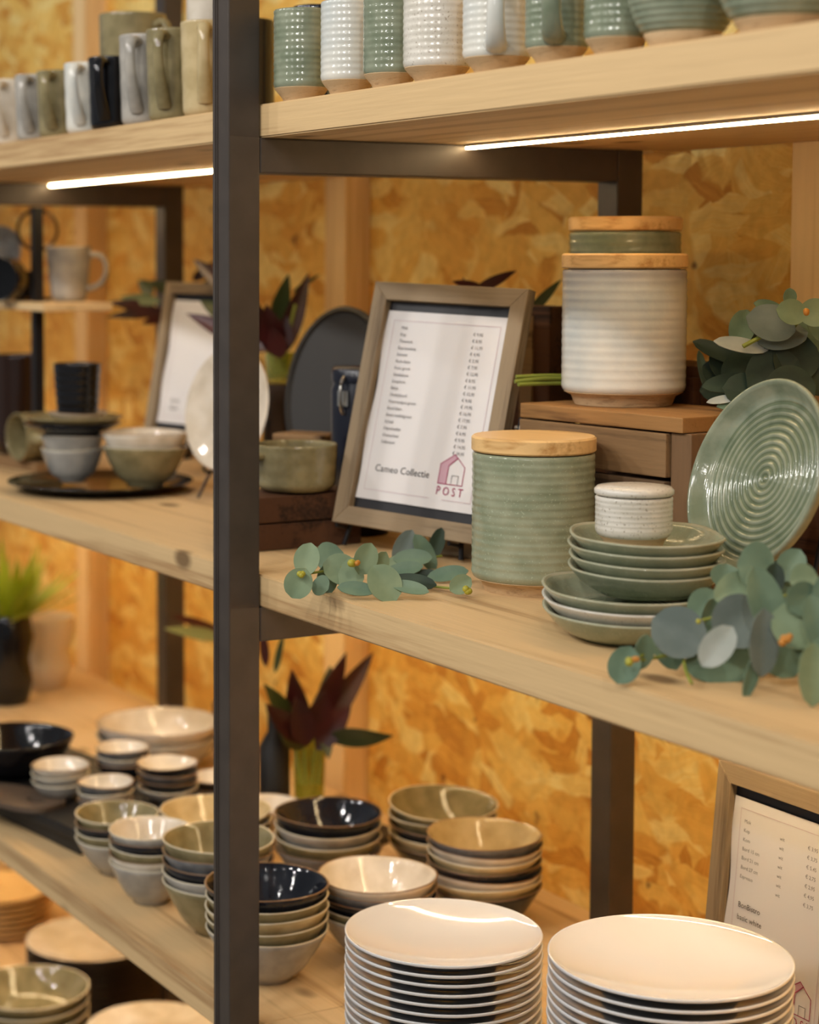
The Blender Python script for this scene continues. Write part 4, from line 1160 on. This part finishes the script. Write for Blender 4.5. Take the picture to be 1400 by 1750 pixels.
# lower shelf plant
D = 3.05
bx = place(530, D)
topz = EYE.z - (1256 - 445) / F * D
vz = zl
hv = topz - vz
leaves = [((528, 1262), (590, 1112), D, D - .03, 46, 'lance', 0, .05), ((520, 1270), (500, 1140), D, D - .05, 48, 'lance', 0, .05),
          ((560, 1235), (566, 1138), D + .03, D + .04, 42, 'lance', 1, .05), ((545, 1250), (640, 1116), D - .02, D, 44, 'lance', 0, -.05),
          ((560, 1262), (683, 1246), D - .03, D - .1, 40, 'lance', 1, .18), ((520, 1268), (447, 1168), D, D - .06, 46, 'lance', 1, .05),
          ((525, 1270), (452, 1200), D - .03, D - .08, 44, 'lance', 0, .05), ((520, 1278), (470, 1225), D - .02, D - .06, 46, 'lance', 1, .05),
          ((555, 1255), (562, 1298), D - .03, D - .05, 22, 'lance', 1, .05), ((535, 1262), (556, 1180), D - .04, D - .05, 56, 'lance', 0, .02),
          ((470, 1150), (487, 1080), D, D, 14, 'lance', 1, .05), ((455, 1140), (448, 1070), D, D, 18, 'lance', 0, .05),
          ((525, 1275), (505, 1190), D - .05, D - .06, 52, 'lance', 0, .02), ((540, 1282), (600, 1205), D - .04, D - .03, 44, 'lance', 0, .03)]
stems = [[(524, 1340, D), (520, 1290, D), (525, 1240, D)], [(534, 1340, D), (540, 1280, D), (556, 1220, D)], [(544, 1340, D), (548, 1290, D), (552, 1235, D)], [(515, 1340, D), (508, 1290, D), (505, 1250, D)]]
plant('potted_plant', 'red and green leaved plant in a green glass vase on the lower shelf', bx, zl, leaves, stems, [('glass_vase', vase_bm(0.028, hv, 0.12), GLASSG)])
q = place(470, 3.02)
bm = bmesh.new(); lathe(bm, [(0, 0), (0.022, 0), (0.025, 0.01), (0.025, 0.125), (0.011, 0.150), (0.011, 0.180), (0.013, 0.181), (0.013, 0.188), (0, 0.188)], 40)
o = finish('bottle', bm, BLACKS, loc=(q[0], q[1], zl), sharp=50); tag(o, 'matt black bottle beside the glass vase and the steel post', 'bottle')
bm = bmesh.new(); box(bm, -0.04, 0.065, -0.04, 0.045, 0, 0.012, 0.003)
q2 = place(560, 3.02)
o = finish('trivet', bm, BLACKS, loc=(q2[0] + 0.075, q2[1] + 0.01, zl), rot=(0, 0, 0.3), smooth=False); tag(o, 'flat black trivet beside the glass vase', 'trivet')
# middle shelf plant behind the post
D = 3.03
bx = place(482, D); topz = EYE.z - (604 - 445) / F * D
leaves = [((478, 612), (526, 468), D, D + .02, 40, 'lance', 0, .05), ((470, 560), (494, 466), D + .03, D, 34, 'lance', 1, .1), ((475, 610), (455, 520), D - .04, D - .06, 50, 'lance', 0, .05),
          ((470, 600), (405, 480), D, D - .05, 42, 'lance', 0, .08), ((500, 500), (546, 470), D + .03, D + .05, 10, 'lance', 1, .08), ((462, 600), (330, 545), D + .02, D + .1, 40, 'lance', 0, .15), ((420, 560), (345, 520), D + .05, D + .1, 40, 'lance', 1, .1),
          ((470, 605), (490, 540), D - .05, D - .05, 50, 'lance', 0, .02), ((400, 500), (340, 450), D + .1, D + .2, 30, 'lance', 0, .1), ((480, 612), (468, 560), D - .06, D - .07, 40, 'lance', 0, .02)]
stems = [[(482, 640, D), (480, 600, D), (470, 540, D)], [(476, 640, D), (470, 590, D), (430, 540, D)], [(488, 640, D), (490, 590, D), (505, 520, D)], [(470, 640, D), (455, 580, D), (400, 505, D + .1)]]
hv = topz - zm
bmv = vase_bm(0.026, 0.046, 0.05, hv - 0.046)
bmp = bmesh.new(); lathe(bmp, [(0, 0), (0.024, 0), (0.029, 0.006), (0.030, hv - 0.048), (0, hv - 0.0475)], 40)
plant('potted_plant', 'burgundy leaved plant in a yellow green vase behind the steel post', bx, zm, leaves, stems, [('glass_vase', bmv, GLASSG), ('dark_base', bmp, simple('dark_brown_pot', rgb(46, 32, 22), 0.4))])
# branch of dark leaves reaching over the far frame
D = 3.42
bx = place(300, 3.50)
leaves = [((270, 528), (184, 521), D, D - .01, 26, 'lance', 0, .1), ((290, 530), (180, 545), D, D - .02, 22, 'lance', 0, .1), ((275, 515), (205, 508), D, D, 22, 'lance', 2, .1), ((262, 502), (240, 482), D + .06, D + .1, 26, 'lance', 1, .1),
          ((300, 500), (255, 482), D + .1, D + .1, 26, 'lance', 1, .1), ((330, 480), (368, 446), D + .06, D + .05, 22, 'lance', 0, .1), ((290, 540), (240, 555), D, D - .02, 18, 'lance', 0, .1)]
leaves += [((352, 520), (356, 476), D - .02, D - .02, 34, 'lance', 1, .1), ((385, 560), (352, 530), D - .02, D - .02, 24, 'lance', 0, .1)]
stems = [[(300, 735, 3.50), (300, 640, 3.49), (300, 560, 3.46), (285, 528, D)], [(302, 735, 3.50), (308, 600, 3.50), (330, 490, D + .06)]]
bmp = bmesh.new(); lathe(bmp, [(0, 0), (0.028, 0), (0.032, 0.006), (0.034, 0.08), (0.03, 0.0805), (0.028, 0.07), (0, 0.068)], 40)
plant('potted_plant', 'dark leaved plant standing behind the far price frame', (bx[0], bx[1]), zm, leaves, stems, [('pot', bmp, simple('dark_brown_pot', rgb(46, 32, 22), 0.4))])
# dark leaves peeking over the price frame
D = 2.62
bx = place(830, D)
leaves = [((800, 545), (790, 474), D, D, 12, 'lance', 0, .05), ((835, 500), (772, 484), D, D, 24, 'lance', 0, .1), ((810, 498), (880, 468), D, D + .02, 22, 'lance', 0, .12), ((900, 540), (958, 482), D, D + .02, 20, 'lance', 1, .12), ((850, 540), (905, 500), D, D, 26, 'lance', 0, .1)]
stems = [[(830, 700, D), (830, 580, D), (822, 495, D)], [(834, 700, D), (850, 600, D), (900, 535, D)], [(828, 700, D), (815, 600, D), (800, 540, D)]]
bmp = bmesh.new(); lathe(bmp, [(0, 0), (0.026, 0), (0.030, 0.006), (0.032, 0.12), (0.028, 0.1205), (0.026, 0.11), (0, 0.108)], 40)
plant('potted_plant', 'burgundy leaved plant with tips peeking over the large price frame', (bx[0], min(bx[1], 1.56)), zm, leaves, stems, [('pot', bmp, simple('dark_brown_pot', rgb(46, 32, 22), 0.4))])
# leaf against the rear post, lower shelf
D = 3.47
bx = place(392, D)
leaves = [((385, 1090), (274, 1078), D, D - .05, 26, 'lance', 2, .12), ((390, 1085), (285, 1062), D + .02, D, 24, 'lance', 0, .2), ((395, 1080), (420, 1010), D, D, 30, 'lance', 0, .1)]
stems = [[(392, 1290, D), (392, 1180, D), (388, 1088, D)]]
bmp = bmesh.new(); lathe(bmp, [(0, 0), (0.026, 0), (0.030, 0.006), (0.032, 0.09), (0.028, 0.0905), (0.026, 0.08), (0, 0.078)], 40)
plant('potted_plant', 'plant with one pale leaf crossing the rear steel post on the lower shelf', bx, zl, leaves, stems, [('pot', bmp, simple('dark_brown_pot', rgb(46, 32, 22), 0.4))])
# fern in a black vase, cream vase
D = 3.86
bx = place(8, D)
fr = empty('potted_fern', (bx[0], bx[1], zl), (0, 0, 0), 'bright green fern in a black bulging vase in the far bay', 'plant')
hv = EYE.z - (1055 - 445) / F * D - zl
bm = bmesh.new(); lathe(bm, [(0, 0), (0.034, 0), (0.042, 0.006), (0.052, hv * 0.25), (0.044, hv * 0.5), (0.054, hv * 0.75), (0.046, hv * 0.97), (0.044, hv), (0.041, hv - 0.002), (0.04, hv * 0.6), (0, hv * 0.5)], 40); finish('vase', bm, BLACKG, fr, sharp=60)
bm = bmesh.new()
for k in range(70):
    a = random.random() * 2 * PI; sp = random.random() ** 0.7
    ln = 0.11 + random.random() * 0.08
    b0 = Vector((0.02 * math.cos(a), 0.02 * math.sin(a), hv * 0.9))
    t0 = b0 + Vector((math.cos(a) * 0.14 * sp, math.sin(a) * 0.14 * sp, ln * (1 - 0.45 * sp)))
    leaf(bm, b0, t0, (math.cos(a) * -0.4, math.sin(a) * -0.4, 1), 0.018, 'lance', -0.1, 0.2, 0, nl=6, nw=2)
finish('foliage', bm, FERN, fr, sharp=60)
cv = place(72, 4.02); hv = 0.148
bm = bmesh.new(); lathe(bm, [(0, 0), (0.036, 0), (0.042, 0.005), (0.056, hv * 0.25), (0.056, hv * 0.36), (0.047, hv * 0.5), (0.060, hv * 0.66), (0.064, hv * 0.9), (0.061, hv), (0.057, hv - 0.001), (0.055, hv * 0.7), (0.04, hv * 0.5), (0, hv * 0.4)], 48)
o = finish('vase', bm, simple('cream_matt_glaze', rgb(214, 196, 170), 0.3), loc=(cv[0], cv[1], zl), sharp=60); tag(o, 'cream double bellied vase beside the black fern vase', 'vase')

# ------------------------------------------------------------------ eucalyptus
def euc_leaf(bm, x, y, D, lx, ly, ang, mat, tilt=(0, 0), cup=0.2, shape='round'):
    """leaf centred at a picture point; lx, ly = half width/length in pixels; ang = heading of its tip (degrees, 0 up, + clockwise)"""
    c = atD(x, y, D); k = D / F
    a = math.radians(ang)
    d = UPV * math.cos(a) + RGT * math.sin(a)
    n = (-FWD + RGT * tilt[0] + UPV * tilt[1]).normalized()
    d = (d - n * d.dot(n)).normalized()
    leaf(bm, c - d * ly * k, c + d * ly * k, n, 2 * lx * k, shape, random.uniform(-0.08, 0.12), cup, mat, 0.0005, 10, 6)
def sprig(label, leaves, buds, stems, org, stemmat=STEMG, rad=0.0014, grow=1.12):
    r = empty('eucalyptus_sprig', org, (0, 0, 0), label, 'eucalyptus sprig')
    org = Vector(org)
    bm = bmesh.new()
    for l in leaves: euc_leaf(bm, l[0], l[1], l[2], l[3] * grow, l[4] * grow, *l[5:])
    bmesh.ops.translate(bm, vec=-org, verts=bm.verts)
    finish('leaves', bm, [EUC, EUCP, EUCD, EUCG, EUCW], r, sharp=70)
    for x, y, D, rr, m in buds:
        bm = bmesh.new()
        c = atD(x, y, D) - org
        for k in range(3):
            ball(bm, c + Vector((random.uniform(-.4, .4), random.uniform(-.4, .4), random.uniform(-.4, .4))) * rr / F * D, rr / F * D * 0.75, mat=m)
        finish('bud', bm, [BUDY, BUDO], r)
    bm = bmesh.new()
    for s in stems:
        tube(bm, smooth_path([atD(x, y, D) - org for x, y, D in s]), rad, 8)
    finish('stem', bm, stemmat, r)
    return r
E_, P_, K_, G_, W_ = 0, 1, 2, 3, 4
D = 2.10
sprig('eucalyptus sprig with round pale leaves at the shelf edge below the price frame', [
    (525, 956, 2.08, 20, 26, 12, P_, (-.2, .2)), (511, 996, 2.06, 22, 25, 205, P_, (-.2, -.1)), (583, 976, 2.09, 25, 29, -70, P_, (0, .5)), (624, 955, 2.07, 19, 26, 25, P_, (.3, .1)),
    (646, 968, 2.10, 17, 26, 40, P_, (.6, -.1)), (657, 997, 2.05, 26, 32, 150, P_, (.1, .3)), (557, 990, 2.10, 17, 24, 190, E_, (.3, 0)), (566, 956, 2.15, 28, 22, 60, E_, (0, .4)),
    (600, 985, 2.08, 28, 20, 100, P_, (0, .3)), (548, 1001, 2.07, 17, 13, 120, E_, (0, .4)), (706, 996, 2.10, 14, 36, 100, K_, (0, .7)), (700, 1006, 2.05, 11, 30, 110, E_, (0, .6)), (610, 1006, 2.05, 12, 30, 95, E_, (0, .6)),
    (765, 983, 2.16, 13, 32, 80, E_, (0, .7)), (787, 999, 2.06, 15, 19, 60, P_, (.1, .2)), (690, 975, 2.2, 12, 30, 80, E_, (0, .6)), (730, 985, 2.2, 10, 30, 95, K_, (0, .7))],
    [(516, 981, 2.05, 7, 0), (602, 965, 2.05, 9, 0), (610, 962, 2.05, 6, 1), (800, 1009, 2.04, 8, 0)],
    [[(516, 982, 2.07), (560, 975, 2.09), (604, 968, 2.09), (660, 990, 2.12), (720, 1000, 2.13), (799, 1008, 2.06)]], onz(650, 1000, zm))
sprig('dark eucalyptus leaves under the price frame behind the easel wire', [
    (690, 935, 2.26, 16, 30, 30, G_, (.2, .2)), (725, 945, 2.26, 14, 32, -30, E_, (.2, .2)), (745, 930, 2.30, 12, 26, 20, K_, (.2, .2)), (705, 955, 2.24, 14, 30, 90, E_, (0, .5)), (680, 960, 2.24, 10, 22, 70, P_, (0, .5))],
    [], [[(670, 966, 2.24), (705, 958, 2.26), (755, 950, 2.28)]], onz(700, 965, zm))
D = 1.62
sprig('large eucalyptus sprig spilling over the shelf edge in front of the dishes', [
    (1067, 1136, 1.64, 25, 30, 200, E_, (-.2, 0)), (1097, 1114, 1.65, 18, 28, 10, E_, (.4, 0)), (1160, 1082, 1.66, 40, 44, -60, G_, (-.2, .3)), (1140, 1110, 1.68, 22, 34, 160, E_, (0, .3)),
    (1212, 1054, 1.70, 16, 30, 30, E_, (.5, .1)), (1226, 1105, 1.60, 24, 38, 38, W_, (-.2, .2)), (1262, 1062, 1.64, 42, 44, 60, G_, (0, .2)), (1306, 1030, 1.62, 29, 58, 165, E_, (.2, .1)), (1302, 1098, 1.60, 26, 52, 185, G_, (.3, 0)),
    (1286, 1150, 1.60, 13, 42, 200, E_, (.4, 0)), (1232, 1134, 1.66, 34, 58, 85, E_, (0, .5)), (1292, 972, 1.68, 40, 30, -80, E_, (0, .4)), (1323, 990, 1.66, 16, 26, 10, K_, (0, .1)), (1352, 966, 1.70, 22, 28, 30, E_, (-.2, .2)),
    (1374, 990, 1.62, 24, 22, 80, P_, (0, .3)), (1372, 1024, 1.60, 27, 30, 60, E_, (.2, .2)), (1358, 1070, 1.60, 38, 38, 120, P_, (0, .3)), (1386, 1152, 1.56, 26, 48, 185, P_, (.2, 0)), (1254, 1004, 1.68, 22, 36, 55, P_, (0, .4)),
    (1204, 1036, 1.72, 26, 30, 40, E_, (0, .5)), (1397, 1065, 1.58, 22, 44, 170, E_, (0, .2)), (1330, 1120, 1.64, 34, 40, 150, E_, (0, .4)), (1390, 1112, 1.60, 26, 34, 120, E_, (0, .3)), (1260, 1100, 1.68, 30, 40, 90, E_, (0, .5)), (1340, 1030, 1.70, 30, 40, 60, E_, (0, .4)),
    (1240, 985, 1.74, 24, 20, 10, E_, (0, .3)), (1310, 1075, 1.70, 40, 50, 80, K_, (0, .4)), (1370, 1100, 1.68, 40, 50, 100, K_, (0, .4)), (1210, 1090, 1.70, 30, 36, 70, E_, (0, .4)), (1430, 1020, 1.6, 40, 40, 80, E_, (0, .3)), (1430, 1090, 1.58, 40, 40, 120, E_, (0, .3))],
    [(1078, 1130, 1.62, 9, 0), (1086, 1126, 1.62, 7, 1), (1194, 1061, 1.66, 9, 0), (1338, 1094, 1.58, 9, 1), (1346, 1090, 1.58, 8, 1)],
    [[(1080, 1130, 1.64), (1130, 1122, 1.66), (1190, 1105, 1.66), (1260, 1090, 1.66), (1340, 1060, 1.66), (1440, 1030, 1.64)], [(1168, 1122, 1.66), (1172, 1145, 1.64), (1182, 1168, 1.62)],
     [(1200, 1060, 1.68), (1280, 1040, 1.68), (1390, 1000, 1.68)], [(1100, 1118, 1.65), (1090, 1125, 1.64), (1080, 1130, 1.64)]], onz(1250, 1120, zm))
D = 2.08
sprig('dark eucalyptus bunch lying behind the white canister on the crate', [
    (1318, 553, 2.05, 30, 38, -70, G_, (0, .3)), (1338, 578, 2.06, 22, 40, 75, G_, (0, .5)), (1266, 592, 2.06, 13, 42, -80, W_, (0, .5)), (1352, 534, 2.02, 20, 24, -80, P_, (0, .1)), (1391, 535, 2.02, 22, 24, 80, P_, (0, .1)), (1349, 508, 2.06, 11, 14, 0, E_, (.2, 0)),
    (1316, 528, 2.10, 12, 26, -70, E_, (0, .4)), (1226, 602, 2.17, 14, 40, -60, K_, (0, .5)), (1272, 628, 2.12, 28, 40, 60, K_, (0, .3)), (1360, 612, 2.06, 36, 40, 30, K_, (0, .2)), (1199, 632, 2.20, 8, 30, 170, E_, (.4, 0)), (1248, 655, 2.10, 16, 44, 80, K_, (0, .5)),
    (1320, 640, 2.06, 40, 44, 60, K_, (0, .3)), (1236, 684, 2.06, 7, 26, 80, W_, (0, .6)), (1290, 600, 2.14, 30, 34, 30, K_, (0, .3)), (1268, 560, 2.14, 20, 32, 20, E_, (0, .3)), (1385, 580, 2.1, 32, 36, 100, E_, (0, .4)), (1390, 640, 2.06, 34, 40, 140, K_, (0, .3)),
    (1232, 640, 2.18, 24, 30, 120, K_, (0, .4)), (1225, 668, 2.17, 20, 26, 90, K_, (0, .4)), (1280, 670, 2.06, 30, 40, 100, K_, (0, .4)), (1350, 665, 2.02, 36, 40, 80, K_, (0, .4)), (1405, 560, 2.06, 22, 30, 150, E_, (0, .2)), (1330, 600, 2.16, 50, 50, 0, K_, (0, .3)), (1255, 620, 2.18, 40, 40, 0, K_, (0, .3)),
    (1262, 690, 2.06, 12, 34, 80, E_, (0, .6)), (1300, 575, 2.18, 40, 40, 0, K_, (0, .3)), (1420, 620, 2.1, 40, 50, 0, K_, (0, .2))],
    [(1377, 533, 2.0, 7, 1)],
    [[(1200, 655, 2.24), (1240, 632, 2.19), (1320, 590, 2.10), (1378, 535, 2.03)], [(1202, 662, 2.22), (1280, 640, 2.14), (1400, 620, 2.08)],
     [(1270, 592, 2.05), (1320, 565, 2.05), (1340, 552, 2.06)]], onz(1230, 700, CZ), rad=0.0024)

st = onz(930, 668, CZ)
gs = empty('stem_bundle', st, (0, 0, 0), 'thin bright green stems lying on the crate beside the white canister', 'plant stems')
for pts_ in ([(880, 652, 2.25), (930, 647, 2.26), (984, 648, 2.28)], [(882, 644, 2.26), (935, 642, 2.27), (986, 643, 2.285)], [(886, 657, 2.245), (945, 655, 2.265), (982, 656, 2.275)]):
    bm = bmesh.new(); tube(bm, smooth_path([atD(x, y, D_) - Vector(st) for x, y, D_ in pts_]), 0.0024, 8); finish('stem', bm, STEMG, gs)

# support for the bunch: dark box beside the crate
q = onz(1235, 715, CZ - 0.01)
db = empty('wooden_box', (q.x + 0.02, q.y + 0.10, zm), (0, 0, cyaw), 'dark wooden box beside the crate behind the upright sage plate', 'box')
bm = bmesh.new(); box(bm, -0.035, 0.17, -0.06, 0.05, 0, CZ - zm - 0.012, 0.002); finish('body', bm, CRATED, db, smooth=False)
q = atD(1320, 840, 1.93)
bm = bmesh.new()
r = empty('plate_stand', (pc.x, pc.y, zm), (0, 0, 0), 'small black stand under the upright sage plate', 'plate stand')
pq = atD(1317, 822, 1.90)
r.location = (pq.x, pq.y, zm)
dn = Vector((0.16, -0.93, 0)).normalized(); sd = Vector((0.93, 0.16, 0)).normalized()
lowz = pq.z - 0.098 * 0.95 - zm
for s in (-1, 1):
    f0 = sd * (0.035 * s)
    tube(bm, [f0 + dn * 0.055 + Vector((0, 0, lowz + 0.02)), f0 + dn * 0.05 + Vector((0, 0, lowz * 0.9)), f0 - dn * 0.02 + Vector((0, 0, max(0.006, lowz * 0.7))), f0 - dn * 0.055 + Vector((0, 0, lowz + 0.10))], 0.0028, 8)
    tube(bm, [f0 + dn * 0.03 + Vector((0, 0, max(0.006, lowz * 0.8))), f0 + dn * 0.045 + Vector((0, 0, 0.003))], 0.0028, 8)
    tube(bm, [f0 - dn * 0.03 + Vector((0, 0, max(0.006, lowz * 0.8))), f0 - dn * 0.05 + Vector((0, 0, 0.003))], 0.0028, 8)
finish('wire', bm, BLACKM, r)

# ------------------------------------------------------------------ bottom shelf
def low_plates(n, c, R, pitch, mat, where, wd, top=None, topw=None, z0=zb):
    bm = bmesh.new(); lathe(bm, plate_mesh(R, mat, depthz=0.02), 72); first = finish('plate', bm, mat, sharp=70)
    for i in range(n):
        k = n - 1 - i
        if k == 0 and top is not None:
            bm = bmesh.new(); lathe(bm, plate_mesh(R, top, depthz=0.02), 72); o = finish('plate', bm, top, sharp=70)
        elif i == 0: o = first
        else: o = first.copy(); COL.link(o)
        o.location = (c[0] + random.uniform(-.001, .001), c[1], z0 + pitch * i)
        names = ['topmost', 'second', 'third', 'fourth', 'fifth', 'sixth', 'seventh', 'eighth', 'ninth', 'tenth', 'eleventh', 'twelfth', 'thirteenth', 'fourteenth', 'fifteenth', 'sixteenth', 'seventeenth', 'eighteenth']
        tag(o, '%s plate, %s %sin the low stack %s' % (topw if (k == 0 and topw) else wd, names[k], '' if k == 0 else 'from top ', where), 'plate', 'plates stacked %s' % where)
c = place(-5, 4.05); low_plates(7, (c[0], min(c[1], 1.52)), 0.105, 0.0125, ORANGEP, 'of pale wood', 'pale wooden')
c = place(152, 3.56); low_plates(13, c, 0.125, 0.0115, simple('dark_brown_stoneware', rgb(46, 36, 30), 0.3), 'of dark plates', 'dark brown', CREAM, 'cream glazed')
c = place(40, 3.25); bowl_stack(['olive', 'olive', 'olive', 'sand', 'olive', 'navy', 'olive', 'olive'], c, 0.105, 0.050, 0.0190, 'of shallow olive bowls', zb, power=2.6)
c = place(255, 3.10); low_plates(14, c, 0.108, 0.0118, CREAM, 'half under the lower shelf', 'cream glazed')
